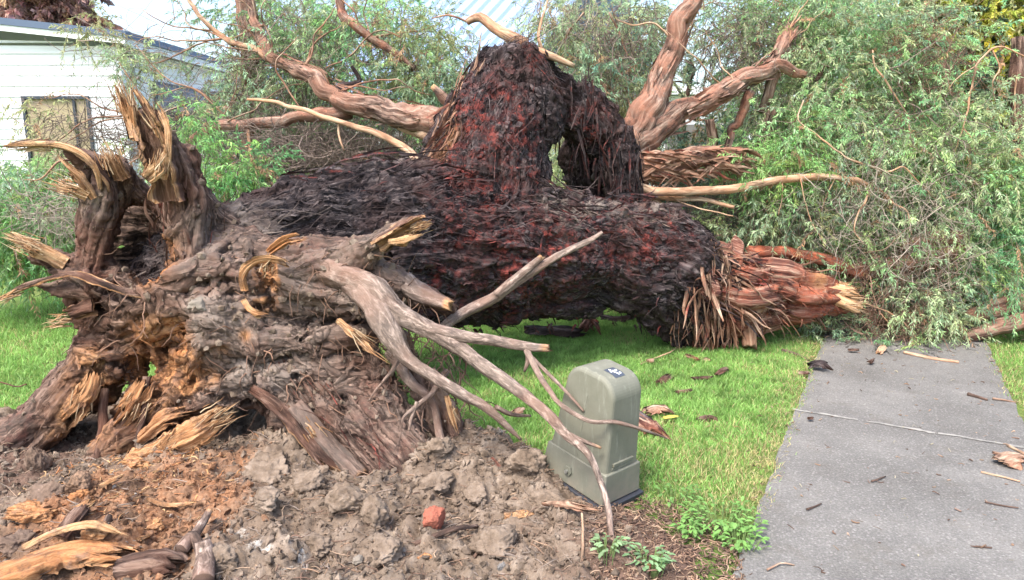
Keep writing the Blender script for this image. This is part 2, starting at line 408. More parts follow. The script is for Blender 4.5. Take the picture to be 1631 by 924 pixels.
def bark_mat(name, c, stretch=(3, 14, 14), dirtc=(.29, .235, .195), redc=((.06, .014, .013), (.26, .055, .042)), bs=.8, bd=.012, ragged=.5):
    """c: three bark tones dark->light; mask r=red bark, g=dirt, b=bare wood, a=paleness of the wood"""
    s = NT(name); f = s.attr('fib').outputs['Vector']; mk_ = s.attr('mask'); sep = s.n('SeparateColor', Color=mk_.outputs['Color'])
    o = s.pos(); v = s.map(f, stretch)
    n1 = s.noise(v, 2.2, 9, .68, .6); n2 = s.noise(o, 14, 8, .7); n3 = s.noise(o, 3.5, 4, .55); n4 = s.noise(s.map(f, (1.2, 20, 20)), 4.0, 8, .8, .5); n5 = s.noise(o, 8, 8, .75)
    base = s.ramp(n1, [(.34, tuple(x * .6 for x in c[0])), (.42, c[0]), (.52, c[1]), (.62, c[2]), (.74, tuple(min(1, x * 1.6) for x in c[2]))])
    base = s.mix(s.ramp(n3, [(.42, 0.0), (.62, .6)]), base, tuple(np.array(c[1]) * [1.35, 1.0, .85]))
    red = s.ramp(n2, [(.4, redc[0]), (.56, redc[1]), (.7, tuple(min(1, x * 1.7) for x in redc[1]))])
    thr = s.math('MULTIPLY', sep.outputs[0], s.ramp(s.noise(o, 11, 9, .8), [(.46, 0.0), (.56, .9)]), True)
    base = s.mix(thr, base, red)
    dn = s.ramp(s.noise(o, 6, 8, .75), [(.38, 0.0), (.58, 1.0)])
    dcol = s.mix(s.noise(o, 30, 5, .7), tuple(np.array(dirtc) * .7), tuple(np.array(dirtc) * 1.3))
    base = s.mix(s.math('MULTIPLY', sep.outputs[1], s.math('ADD', s.math('MULTIPLY', dn, .7), .3), True), base, dcol)
    wn_ = s.ramp(n4, [(.30, (.06, .022, .01)), (.42, (.32, .125, .045)), (.56, (.48, .225, .095)), (.72, (.60, .35, .18))])
    wp = s.ramp(n4, [(.3, (.16, .07, .035)), (.43, (.42, .22, .10)), (.56, (.60, .39, .22)), (.75, (.74, .58, .40))])
    wood = s.mix(mk_.outputs['Alpha'], wn_, wp)
    base = s.mix(s.math('MULTIPLY', sep.outputs[2], s.ramp(n5, [(.36, .12), (.5, 1.0)]), True), base, wood)
    h = s.math('ADD', s.math('MULTIPLY', n1, 1.0), s.math('MULTIPLY', n2, .5)); h = s.math('ADD', h, s.math('MULTIPLY', n4, .4))
    return s.bsdf(base, .88, s.bump(h, bs, bd), .2)

M = {}
M['trunk_bark'] = bark_mat('trunk_bark', ((.014, .011, .012), (.046, .036, .037), (.15, .122, .116)), stretch=(1.8, 15, 15), bs=1, bd=.026)
M['root_bark'] = bark_mat('root_bark', ((.030, .018, .014), (.105, .064, .048), (.25, .17, .13)), stretch=(2.4, 17, 17), bs=1, bd=.018)
M['root_skin'] = bark_mat('root_skin', ((.055, .036, .029), (.175, .125, .10), (.42, .325, .27)), stretch=(7, 20, 20), bs=1, bd=.009)
M['limb_bark'] = bark_mat('limb_bark', ((.065, .042, .034), (.235, .155, .118), (.42, .32, .25)), stretch=(1.3, 10, 10), redc=((.14, .05, .032), (.34, .15, .095)), bs=1, bd=.016)
M['pale_bark'] = bark_mat('pale_bark', ((.17, .11, .07), (.38, .255, .165), (.55, .42, .29)), stretch=(2.5, 14, 14), bs=.5, bd=.006)
M['red_bark'] = bark_mat('red_bark', ((.06, .024, .019), (.19, .09, .065), (.42, .29, .21)), stretch=(2.2, 18, 18), redc=((.14, .03, .018), (.43, .115, .055)), bs=1, bd=.014)
M['strip_bark'] = bark_mat('strip_bark', ((.08, .045, .032), (.25, .16, .11), (.44, .33, .24)), stretch=(2.2, 18, 18), bs=.8, bd=.006)

def leaf_mat(name, trans=.42):
    s = NT(name); a = s.attr('col'); c = s.mix(s.noise(s.pos(), 2.0, 3), a.outputs['Color'], s.n('HueSaturation', Color=a.outputs['Color'], Value=1.25, Hue=.49).outputs[0])
    return s.bsdf(c, .5, None, .4, trans)
M['leaf'] = leaf_mat('leaf'); M['grass'] = leaf_mat('grass_blade', .4)
def twig_mat():
    s = NT('twig'); a = s.attr('col'); return s.bsdf(s.mix(s.noise(s.pos(), 8, 4), a.outputs['Color'], s.mix(.5, a.outputs['Color'], (.04, .03, .025))), .9)
M['twig'] = twig_mat()
def soil_mat():
    s = NT('soil'); o = s.pos(); mk_ = s.attr('mask'); sep = s.n('SeparateColor', Color=mk_.outputs['Color'])
    n = s.noise(o, 9, 9, .7); n2 = s.noise(o, 55, 8, .75); n3 = s.noise(o, 2.2, 4)
    c = s.ramp(n, [(.3, (.062, .044, .031)), (.44, (.150, .112, .082)), (.56, (.23, .18, .138)), (.7, (.34, .28, .225))])
    c = s.mix(s.ramp(n3, [(.4, 0.0), (.65, .45)]), c, (.14, .10, .073))
    c = s.mix(s.ramp(n2, [(.62, 0.0), (.7, .7)]), c, (.34, .29, .25))
    og = s.ramp(n2, [(.3, (.13, .058, .03)), (.5, (.25, .128, .07)), (.7, (.40, .24, .14))])
    c = s.mix(s.math('MULTIPLY', sep.outputs[0], s.ramp(n, [(.35, .35), (.55, 1.0)]), True), c, og)
    c = s.mix(s.math('MULTIPLY', sep.outputs[1], s.ramp(n, [(.3, .7), (.5, 1.0)]), True), c, s.ramp(n2, [(.3, (.05, .03, .022)), (.55, (.14, .09, .068)), (.75, (.30, .2, .15))]))
    c = s.mix(s.math('MULTIPLY', sep.outputs[2], s.ramp(n2, [(.42, .0), (.56, .9)]), True), c, (.42, .40, .36))
    c = s.mix(1.0, c, s.n('CombineColor', Red=mk_.outputs['Alpha'], Green=mk_.outputs['Alpha'], Blue=mk_.outputs['Alpha']).outputs[0], 'MULTIPLY')
    h = s.math('ADD', n, s.math('MULTIPLY', n2, .6)); return s.bsdf(c, .97, s.bump(h, .9, .012), .1)
M['soil'] = soil_mat()
def asphalt_mat():
    s = NT('asphalt'); o = s.pos(); n = s.noise(o, 1.6, 6, .65); n2 = s.noise(o, 170, 4, .8); n3 = s.noise(o, 420, 2, .6)
    vo = s.n('TexVoronoi', Vector=o, Scale=75).outputs['Distance']; vc = s.n('TexVoronoi', Vector=o, Scale=75).outputs['Color']
    n2 = s.noise(o, 95, 5, .85); c = s.ramp(n2, [(.34, (.055, .055, .056)), (.5, (.135, .134, .134)), (.64, (.27, .268, .265))])
    bw = s.n('RGBToBW', Color=vc).outputs[0]
    c = s.mix(s.math('MULTIPLY', s.ramp(bw, [(.66, 0.0), (.76, .5)]), s.ramp(vo, [(.3, 1.0), (.5, 0.0)])), c, (.44, .435, .43))
    n9 = s.noise(o, 4.5, 7, .7); c = s.mix(.45, c, s.ramp(n, [(.32, (.085, .08, .073)), (.5, (.15, .147, .142)), (.66, (.24, .235, .226))])); c = s.mix(s.ramp(n9, [(.55, 0.0), (.7, .4)]), c, (.10, .088, .072))
    c = s.mix(1.0, c, (1.0, .965, .905), 'MULTIPLY'); return s.bsdf(c, .85, s.bump(s.math('ADD', n2, s.math('MULTIPLY', vo, -.6)), .7, .005), .25)
M['asphalt'] = asphalt_mat()
def lawn_mat():
    s = NT('lawn'); o = s.pos(); n = s.noise(o, 1.1, 5, .6); n2 = s.noise(o, 40, 6, .7)
    c = s.ramp(n2, [(.3, (.05, .075, .02)), (.5, (.12, .18, .045)), (.7, (.2, .27, .075))])
    c = s.mix(s.ramp(n, [(.48, 0.0), (.7, .5)]), c, (.16, .13, .06))
    return s.bsdf(c, .95, s.bump(n2, .8, .02), .1)
M['lawn'] = lawn_mat()
def simple(name, col, rough=.6, nscale=8, var=.12, spec=.4, bump=.1, bd=.003, metal=0.0):
    s = NT(name); o = s.pos(); n = s.noise(o, nscale, 7, .65); c = s.mix(n, tuple(np.array(col) * (1 - var)), tuple(np.minimum(1, np.array(col) * (1 + var))))
    return s.bsdf(c, rough, s.bump(s.noise(o, nscale * 6, 6), bump, bd), spec, Metallic=metal)
M['white_paint'] = simple('white_paint', (.80, .81, .82), .55, 2, .03, .3)
M['roof_blue'] = simple('roof_blue', (.09, .125, .19), .5, 3, .1)
M['dark_frame'] = simple('dark_frame', (.035, .045, .06), .4, 5, .1)
M['blind'] = simple('blind', (.34, .275, .17), .7, 3, .12)
M['glass'] = simple('glass', (.05, .06, .065), .08, 3, .1, .6, 0)
M['blue_steel'] = simple('blue_steel', (.26, .35, .49), .45, 1.5, .06, .4)
M['brickwork'] = simple('brickwork', (.33, .15, .09), .9, 12, .25)
M['black_plastic'] = simple('black_plastic', (.035, .037, .045), .5, 20, .2)
M['label_dark'] = simple('label_dark', (.06, .07, .09), .4, 20, .1)
M['label_white'] = simple('label_white', (.75, .77, .8), .5, 20, .05)
M['bolt_metal'] = simple('bolt_metal', (.42, .42, .38), .35, 20, .1, .5, metal=.7)
M['stone_pale'] = simple('stone_pale', (.22, .19, .155), .9, 14, .25, .1, .6, .01)
M['stone_grey'] = simple('stone_grey', (.17, .16, .15), .9, 14, .25, .1, .6, .01)
M['brick_red'] = simple('brick_red', (.30, .105, .07), .9, 30, .25, .1, .7, .006)
def ped_mat():
    s = NT('pedestal_green'); o = s.pos(); n = s.noise(o, 5, 7, .7); n2 = s.noise(s.map(o, (20, 20, 2.5)), 2, 7, .75); n3 = s.noise(o, 60, 4)
    c = s.ramp(n, [(.3, (.135, .135, .10)), (.7, (.19, .186, .142))]); c = s.mix(s.ramp(n2, [(.55, 0.0), (.72, .45)]), c, (.38, .38, .31))
    c = s.mix(s.ramp(n3, [(.66, 0.0), (.74, .5)]), c, (.15, .14, .1))
    z = s.n('SeparateXYZ', Vector=o).outputs[2]; low = s.ramp(z, [(.0, .8), (.12, .25), (.3, 0.0)])
    c = s.mix(s.math('MULTIPLY', low, s.ramp(s.noise(o, 9, 8, .75), [(.45, 0.0), (.6, 1.0)])), c, (.28, .22, .17))
    return s.bsdf(c, s.ramp(n2, [(.3, .45), (.7, .7)]), s.bump(n3, .15, .002), .4)
M['ped'] = ped_mat()

# ------------------------------------------------------------------ ground, path, soil
MOUND = np.array([G(-500, 1080)[:2], G(1190, 1080)[:2], G(1170, 900)[:2], G(1150, 850)[:2], G(1080, 815)[:2], G(1000, 795)[:2], G(960, 760)[:2], G(880, 735)[:2],
                  G(850, 712)[:2], G(790, 708)[:2], G(745, 690)[:2], G(680, 650)[:2], G(560, 615)[:2], G(400, 625)[:2], G(300, 610)[:2], G(120, 640)[:2], G(-20, 660)[:2], G(-400, 700)[:2]])
def poly_sd(x, y, Pg):            # positive inside
    d = np.full(x.shape, 1e9); ins = np.zeros(x.shape, bool); n = len(Pg)
    for i in range(n):
        a, b = Pg[i], Pg[(i + 1) % n]; e = b - a; qx, qy = x - a[0], y - a[1]
        t = np.clip((qx * e[0] + qy * e[1]) / (e @ e), 0, 1); d = np.minimum(d, np.hypot(qx - t * e[0], qy - t * e[1]))
        c = (a[1] > y) != (b[1] > y); ins ^= c & (x < (b[0] - a[0]) * (y - a[1]) / (b[1] - a[1] + 1e-12) + a[0])
    return np.where(ins, d, -d)
PILES = [(-1.15, 3.60, .12, .24), (-.75, 3.4, .0, .3), (-.35, 3.62, .07, .25), (-1.75, 3.15, .09, .35), (-.1, 3.72, .09, .2), (-2.5, 3.2, .01, .4), (-.9, 2.9, .06, .5), (-2.0, 2.6, .05, .5), (.12, 3.25, .03, .2)]
def mound_h(x, y):
    x = np.atleast_1d(np.asarray(x, float)); y = np.atleast_1d(np.asarray(y, float))
    sd_ = poly_sd(x, y, MOUND); p3 = np.stack([x, y, 0 * x], 1)
    e = sst(-.03, .22, sd_ + .09 * fbm(p3 * 5, 3, 3)); bed = sst(.35, .75, x)      # flat mulch bed to the right
    h = .025
    for a, b, c, r in PILES: h = h + c * np.exp(-((x - a) ** 2 + (y - b) ** 2) / (2 * r * r * .6))
    wx, wy = x + .03 * pn(p3 * 9, 1), y + .03 * pn(p3 * 9, 2)
    w1, s1, v1 = worley2(wx, wy, 5.5, 3); w2, s2, v2 = worley2(wx, wy, 13, 9); w3, s3, v3 = worley2(wx, wy, 34, 5)
    cl = .075 * np.clip(1 - w1 * 1.25, 0, 1) ** .6 * (v1 > .45) * v1 + .034 * np.clip(1 - w2 * 1.2, 0, 1) ** .6 * v2 + .013 * np.clip(1 - w3 * 1.2, 0, 1) * v3
    nz = .045 * fbm(p3 * 2.5, 4, 5) + .022 * fbm(p3 * 11, 4, 6, .6) + .005 * fbm(p3 * 60, 2, 8)
    full = h + cl + nz
    return e * (full * (1 - bed) + (.012 + .012 * fbm(p3 * 14, 3, 7) + .006 * np.abs(fbm(p3 * 50, 2, 2))) * bed) - (1 - e) * .03
pl0, pl1 = G(1310, 545)[:2], G(1200, 832)[:2]; dl = (pl1 - pl0) / (pl1 - pl0)[1]
pr0 = G(1570, 545)[:2]; wd = pr0[0] - pl0[0]
def path_x(y): return pl0[0] + dl[0] * (y - pl0[1])
def S(px, py, up=0.0):            # first point of the soil or lawn seen at a pixel
    d = ray(px, py); d = d / d[1]; Y = np.arange(2.2, 9, .01); p = np.array([0, 0, CAMZ]) + d * Y[:, None]
    px_ = path_x(p[:, 1]); h = np.maximum(mound_h(p[:, 0], p[:, 1]), np.where((p[:, 0] > px_) & (p[:, 0] < px_ + wd), .0125, 0)); w = np.where(p[:, 2] < h)[0]
    q = p[w[0]].copy() if len(w) else p[-1].copy(); q[2] += up; return q

g = np.linspace(-1, 1, 41); gx, gy = np.meshgrid(np.sign(g) * np.abs(g) ** 3 * 900, np.sign(g) * np.abs(g) ** 3 * 900, indexing='ij')
V = np.stack([gx.ravel(), gy.ravel(), 0 * gx.ravel()], 1); i, j = np.meshgrid(np.arange(40), np.arange(40), indexing='ij'); a = (i * 41 + j).ravel()
mk('lawn', V, np.stack([a, a + 41, a + 42, a + 1], 1), M['lawn'], kind='structure')
# footpath: strip between two edges, slightly ragged, with a crack across it
pl0, pl1 = G(1310, 545)[:2], G(1200, 832)[:2]; dl = (pl1 - pl0) / (pl1 - pl0)[1]
pr0 = G(1570, 545)[:2]; wd = pr0[0] - pl0[0]
ys = np.arange(-3, 40, .06); V = []
nx = 24
for y in ys:
    x0 = pl0[0] + dl[0] * (y - pl0[1]); e = .018 * fbm(np.array([[y * 6, 0, 0]]), 3, 4)[0]; e2 = .018 * fbm(np.array([[y * 6, 9, 0]]), 3, 5)[0]
    for t in np.linspace(0, 1, nx): V.append((x0 + e * (1 - t) + (wd + e2) * t, y, .012))
V = np.array(V); n = len(ys); i, j = np.meshgrid(np.arange(n - 1), np.arange(nx - 1), indexing='ij'); a = (i * nx + j).ravel()
mk('footpath', V, np.stack([a, a + 1, a + nx + 1, a + nx], 1), M['asphalt'], kind='structure')
def path_x(y): return pl0[0] + dl[0] * (y - pl0[1])
# worn pale joint across the path
def joint():
    s = NT('joint'); o = s.pos(); n = s.noise(o, 7, 9, .8); c = s.mix(s.ramp(n, [(.38, 0.0), (.55, .7)]), (.14, .135, .125), (.36, .345, .31)); return s.bsdf(c, .95, s.bump(n, .5, .005), .1)
a0, a1 = G(1262, 655)[:2], G(1640, 718)[:2]; t = np.linspace(0, 1, 80)[:, None]; c = a0 + (a1 - a0) * t; nn_ = np.array([-(a1 - a0)[1], (a1 - a0)[0]]); nn_ = nn_ / np.linalg.norm(nn_)
w = .015 * (.6 + 1.0 * np.abs(fbm(np.hstack([t * 22, 0 * t, 0 * t]), 3, 3)))[:, None]; wob = .012 * fbm(np.hstack([t * 9, 0 * t, 0 * t]), 3, 8)[:, None]
V = np.vstack([np.hstack([c + nn_ * (wob + w), 0 * t + .016]), np.hstack([c + nn_ * (wob - w), 0 * t + .016])]); a = np.arange(79); a = a[fbm(np.hstack([t * 14, 0 * t + 5, 0 * t]), 3, 6)[:79] > -.5]
mk('path_joint', V, np.stack([a, a + 80, a + 81, a + 1], 1), joint(), kind='structure')
# soil heap
xs = np.arange(-3.6, 1.2, .0095); ys = np.arange(2.0, 4.75, .0095); X, Y = np.meshgrid(xs, ys, indexing='ij')
H = mound_h(X.ravel(), Y.ravel()); V = np.stack([X.ravel(), Y.ravel(), H], 1); ny = len(ys)
i, j = np.meshgrid(np.arange(len(xs) - 1), np.arange(ny - 1), indexing='ij'); a = (i * ny + j).ravel(); Q = np.stack([a, a + ny, a + ny + 1, a + 1], 1)
Q = Q[(H[Q] > -.028).any(1)]; us = np.unique(Q); mp = np.full(len(V), -1); mp[us] = np.arange(len(us)); V = V[us]; Q = mp[Q]
msk = np.zeros((len(V), 4)); msk[:, 3] = 1
def blob(px, py, r, s=1.0):
    q = S(px, py); return s * np.exp(-(((V[:, 0] - q[0]) ** 2 + (V[:, 1] - q[1]) ** 2) / (r * r)))
for q in ((250, 770, .28), (180, 800, .2), (330, 790, .16), (120, 850, .2), (250, 850, .22), (60, 830, .1), (380, 730, .08), (200, 900, .2)): msk[:, 0] += blob(*q, 1.2)
for q in ((1080, 870, .3), (1000, 880, .22), (1150, 900, .25), (20, 740, .3), (60, 700, .25)): msk[:, 1] += blob(*q, 1.3)
msk[:, 1] += sst(.35, .6, V[:, 0])
for q in ((385, 850, .022), (405, 868, .03), (425, 882, .02), (478, 880, .02), (486, 905, .022), (440, 912, .02), (640, 880, .012)): msk[:, 2] += blob(*q, 1.5)
msk = np.clip(msk, 0, 1)
mk('soil_heap', V, Q, M['soil'], attrs={'mask': msk}, kind='structure')

# ------------------------------------------------------------------ fallen tree: hero meshes
base = G(330, 690); tree = empty('fallen_tree', base, 'huge uprooted tree lying across the lawn with torn root plate and dark red bark', 'fallen tree')

# --- trunk
TR = SDF((-2.1, 3.7, -.05), (3.55, 7.3, 2.85), .0135)
trunk_c = pchain([(330, 455, 4.25, .34), (450, 415, 4.5, .39), (600, 398, 4.9, .43), (760, 402, 5.3, .43), (880, 408, 5.6, .375), (1000, 414, 5.9, .345), (1058, 424, 6.05, .335)], .05, 2)
TR.add(trunk_c, .1)
TR.add(pchain([(1056, 420, 6.05, .38), (1105, 448, 6.15, .33), (1165, 468, 6.2, .24)], 0, 3), .12)
TR.add(pchain([(1075, 465, 6.0, .27), (1105, 505, 6.05, .2), (1150, 528, 6.1, .1)], 0, 3), .1)
arch_c = pchain([(765, 350, 5.45, .38), (775, 265, 5.55, .35), (796, 190, 5.7, .28), (816, 128, 5.85, .20), (852, 118, 6.0, .15), (900, 165, 6.15, .14), (945, 198, 6.25, .18), (978, 245, 6.3, .14), (990, 310, 6.3, .12)], .04, 4)
TR.add(arch_c, .1)
TR.add(pchain([(836, 104, 5.85, .125), (856, 165, 5.8, .16), (858, 220, 5.75, .13), (842, 290, 5.7, .12)], .02, 5), .08)
TR.add(pchain([(935, 155, 6.15, .09), (945, 200, 6.2, .13)], .0, 5), .04)
TR.add(pchain([(940, 240, 6.62, .2), (950, 300, 6.62, .2)], .0, 5), .05)
TR.add(pchain([(690, 276, 5.6, .14), (722, 215, 5.75, .10), (770, 135, 5.85, .05)], .02, 6), .08)
for L in ([(420, 330, 4.6, .08), (560, 300, 4.9, .1), (700, 285, 5.3, .12), (800, 285, 5.4, .12)], [(640, 470, 4.75, .1), (760, 480, 5.2, .12), (870, 485, 5.5, .1), (940, 478, 5.7, .09)],
          [(850, 325, 5.45, .1), (930, 347, 5.7, .08), (1030, 352, 5.9, .09), (1085, 384, 6.0, .09)], [(1040, 480, 5.85, .12), (1080, 530, 5.95, .07)]):
    TR.add(pchain(L, .03, len(TR.ch)), .09)
TR.carve(pchain([(930, 230, 5.7, .13), (928, 272, 5.9, .195), (926, 315, 6.05, .19)]), .03, .0, 0); TR.carve(pchain([(960, 270, 5.9, .09), (960, 310, 6.1, .13)]), .03, .0, 0)
TR.carve(pchain([(940, 225, 6.0, .08), (945, 280, 6.15, .12), (935, 320, 6.3, .12)]), .05, .0, 0)
TR.carve(pchain([(882, 284, 5.2, .06), (884, 290, 5.8, .07), (884, 285, 6.6, .09)]), .04, .0, 0)
TR.carve(pchain([(1000, 505, 5.2, .10), (1000, 515, 6.0, .13), (1000, 500, 6.6, .12)]), .06, .0, 0)
TR.carve(pchain([(800, 530, 4.9, .12), (810, 545, 6.2, .16)]), .05, .0, 0); TR.carve(pchain([(880, 530, 4.9, .10), (880, 545, 6.2, .14)]), .05, .0, 0)
V, Q = TR.mesh(); N_ = vnorm(V, Q); fb = TR.fib(V)
archd = seg_dist(V, arch_c) < .08
topm = sst(.2, .9, N_[:, 2]); q = fb * [2.6, 13, 13]
craggy = sst(-.2, .35, fbm(V * 1.6, 3, 31)) * (1 - topm * .75)
d = .020 * (ridge(q, 4, 3) - .6) * (1 - craggy * .5) + craggy * .8 * (.040 * (1.2 * np.abs(fbm(V * 8, 3, 12)) - .3) + .026 * (np.abs(fbm(V * 17, 3, 5)) * 2 - .5)) + .065 * fbm(V * 2.6, 3, 14) + .055 * (ridge(fb * [1.0, 7.5, 7.5] + .5 * fbm(V * 2.2, 2, 47)[:, None], 2, 48) - .5) * (1 - .6 * craggy) + .016 * fbm(V * 26, 3, 6)
V2 = V + N_ * d[:, None]
# long stringy ridges over the top surface
V2 += N_ * (.026 * topm * (ridge(fb * [1.6, 20, 20] + .6 * fbm(V * 5, 2, 41)[:, None], 3, 40) - .7))[:, None]
mask = np.zeros((len(V), 4)); mask[:, 3] = .3
def mb(ch, px, py, Y, r, s=1.0):
    c = P(px, py, Y); mask[:, ch] += s * np.exp(-((V - c) ** 2).sum(1) / (r * r))
for z in ((775, 215, 5.3, .3), (770, 160, 5.5, .22), (745, 250, 5.25, .2), (800, 240, 5.2, .24), (720, 370, 4.9, .22), (800, 345, 5.0, .25), (860, 420, 5.2, .3), (1010, 385, 5.5, .28), (1050, 370, 5.6, .25), (930, 400, 5.3, .3),
          (700, 440, 4.8, .2), (760, 440, 4.95, .25), (905, 120, 5.8, .12), (840, 470, 5.2, .2), (955, 200, 6.0, .18), (860, 90, 5.7, .12)): mb(0, *z)
mask[:, 0] = np.clip(mask[:, 0] * 1.25, 0, 1) * (.35 + .65 * sst(-.15, .3, fbm(V * 4, 3, 77)))
for z in ((895, 100, 5.8, .06), (700, 235, 5.4, .09), (715, 215, 5.4, .07), (900, 130, 5.8, .07), (680, 262, 5.4, .08)): mb(2, *z, .9)
for z in ((340, 375, 4.0, .2), (380, 420, 4.0, .2)): mb(1, *z, 1.0)
# flaky pale lichen on the upper ridges
li = np.zeros(len(V))
for a_, b_, Y_, r_ in ((650, 272, 5.3, .12), (875, 340, 5.3, .13), (905, 350, 5.35, .1), (1000, 330, 5.7, .2), (985, 200, 6.1, .07), (1045, 345, 5.8, .08), (940, 335, 5.5, .15), (1060, 335, 5.9, .1), (890, 250, 5.5, .07), (975, 190, 6.1, .06), (960, 240, 6., .06)):
    li += np.exp(-((V - P(a_, b_, Y_)) ** 2).sum(1) / (r_ * r_))
li = np.clip(li, 0, 1) * sst(-.05, .2, fbm(V * 14, 3, 5)) * (sst(0, .3, N_[:, 2]) * .8 + .2)
mask[:, 1] = np.clip(mask[:, 1] + li, 0, 1); mask = np.clip(mask, 0, 1)
mk('trunk', V2, Q, M['trunk_bark'], tree, attrs={'fib': fb, 'mask': mask})
TRK = (V2, N_, TR.T.copy(), mask)

# --- root plate
RP = SDF((-3.05, 3.1, -.05), (.15, 4.75, 2.25), .0095)
def rp(L, k=.04, wob=.02): RP.add(pchain(L, wob, len(RP.ch) + 11), k)
for L in ([(250, 470, 4.1, .26), (380, 480, 4.05, .30), (500, 490, 4.05, .24)], [(320, 560, 4.0, .22), (430, 570, 3.95, .2), (540, 540, 3.95, .17)],
          [(330, 420, 4.05, .2), (470, 430, 4.05, .18), (560, 430, 4.0, .16)], [(165, 480, 4.05, .15), (240, 520, 4.0, .18)], [(150, 470, 4.05, .10), (148, 400, 4.02, .075), (160, 330, 4.0, .085), (155, 275, 3.95, .065), (120, 245, 3.9, .035)], [(150, 400, 4.1, .08), (190, 320, 4.1, .08), (190, 270, 4.02, .05)],
          [(300, 430, 4.0, .13), (305, 340, 4.0, .10), (285, 280, 3.95, .075), (262, 225, 3.92, .06), (232, 190, 3.9, .04)], [(185, 262, 4.05, .05), (215, 305, 4.12, .07), (250, 335, 4.16, .07), (280, 360, 4.1, .06)], [(300, 300, 4.02, .05), (335, 345, 4.1, .08), (385, 375, 4.2, .11)], [(130, 470, 4.0, .08), (138, 420, 3.98, .06), (150, 370, 3.98, .05)], [(200, 380, 4.47, .2), (270, 370, 4.47, .18)], [(190, 460, 4.38, .2), (270, 460, 4.38, .2)], [(200, 340, 4.42, .14), (260, 340, 4.42, .14)], [(200, 430, 4.42, .15), (260, 430, 4.4, .15)], [(300, 250, 4.0, .06), (300, 330, 3.95, .07), (300, 400, 3.9, .07)], [(170, 460, 4.0, .08), (230, 470, 3.95, .09), (290, 450, 3.9, .09)],
          [(210, 560, 4.0, .16), (130, 620, 4.0, .14), (60, 680, 4.0, .12), (-20, 720, 4.0, .1)], [(270, 600, 3.95, .14), (210, 670, 3.9, .1), (160, 730, 3.85, .07)],
          [(300, 640, 3.95, .12), (250, 700, 3.85, .06)],
          [(500, 580, 3.88, .13), (560, 660, 3.75, .12), (625, 735, 3.62, .10), (660, 780, 3.5, .07)], [(425, 600, 3.8, .07), (490, 680, 3.66, .06), (555, 748, 3.52, .045)], [(560, 560, 3.9, .13), (620, 640, 3.75, .09), (660, 720, 3.65, .08)],
          [(470, 450, 3.85, .08), (545, 470, 3.78, .085), (620, 500, 3.75, .06)], [(440, 440, 3.85, .07), (530, 420, 3.8, .08), (600, 390, 3.75, .065), (645, 370, 3.7, .05)],
          [(60, 410, 3.95, .04), (110, 420, 3.98, .055), (190, 440, 4.0, .07)], [(60, 455, 3.85, .02), (130, 465, 3.85, .045), (230, 480, 3.8, .06), (290, 440, 3.78, .06), (360, 425, 3.8, .06), (400, 445, 3.8, .05)],
          [(345, 430, 3.78, .035), (350, 500, 3.72, .04), (325, 545, 3.68, .035)], [(250, 500, 3.76, .025), (330, 505, 3.72, .03)], [(300, 560, 3.8, .06), (400, 545, 3.75, .07), (520, 540, 3.75, .06), (600, 530, 3.8, .05)],
          [(280, 620, 3.8, .07), (350, 625, 3.75, .07), (450, 600, 3.75, .07), (540, 580, 3.75, .06)], [(640, 540, 3.85, .05), (660, 600, 3.8, .04), (700, 680, 3.75, .045), (760, 740, 3.65, .04)], [(690, 600, 3.8, .04), (715, 650, 3.75, .045), (730, 710, 3.7, .04)],
          [(600, 430, 3.85, .07), (660, 465, 3.8, .055), (712, 484, 3.78, .035)], [(100, 590, 3.9, .05), (60, 650, 3.85, .05), (10, 700, 3.8, .04)], [(150, 575, 3.92, .12), (85, 650, 3.82, .12), (25, 705, 3.76, .10), (-40, 745, 3.72, .09)], [(260, 640, 3.85, .09), (190, 700, 3.74, .08), (140, 760, 3.62, .05)]):
    rp(L)
for k_ in range(7):
    a_ = k_ * .9; rp([(300 + 16 * math.sin(a_), 440, 3.93 - .05 * math.cos(a_), .028), (304 + 22 * math.sin(a_ + .7), 370, 3.93 - .07 * math.cos(a_ + .7), .026), (295 + 20 * math.sin(a_ + 1.4), 310, 3.92 - .07 * math.cos(a_ + 1.4), .024), (272 + 16 * math.sin(a_ + 2), 250, 3.91 - .05 * math.cos(a_ + 2), .020), (250 + 12 * math.sin(a_ + 2.4), 205, 3.9, .014)], .015, .01)
    rp([(150 + 14 * math.sin(a_), 450, 3.98 - .05 * math.cos(a_), .024), (152 + 20 * math.sin(a_ + .7), 390, 3.98 - .06 * math.cos(a_ + .7), .024), (160 + 20 * math.sin(a_ + 1.5), 320, 3.96 - .07 * math.cos(a_ + 1.5), .022), (150 + 14 * math.sin(a_ + 2), 272, 3.93 - .05 * math.cos(a_ + 2), .018)], .015, .01)
    rp([(250 - k_ * 28, 520 + k_ * 26 + 14 * math.sin(a_), 3.9, .03), (200 - k_ * 24, 560 + k_ * 20, 3.85, .026), (150 - k_ * 20, 600 + k_ * 18, 3.84, .022)], .015, .01) if k_ < 5 else None
for k_ in range(16):            # the thick buttress root running down into the soil, as a bundle
    w_ = (k_ / 15 - .5) * 2; sw = math.sin(k_ * 2.3) * .3; d_ = .13 * math.sqrt(max(0, 1 - w_ * w_ * .9)); nx_, ny_ = 62 * w_, -42 * w_
    rp([(462 + nx_ + 20, 575 + ny_ + 10, 3.92 - d_, .035), (515 + nx_ * 1.1, 640 + ny_ * 1.1, 3.80 - d_, .036 + .01 * sw), (568 + nx_ * (1 + .2 * sw), 700 + ny_, 3.66 - d_, .034), (618 + nx_ * .9, 752 + ny_ * .9, 3.55 - d_ * .9, .03), (655 + nx_ * .7, 800 + ny_ * .7, 3.44 - d_ * .6, .022)], .012, .012)
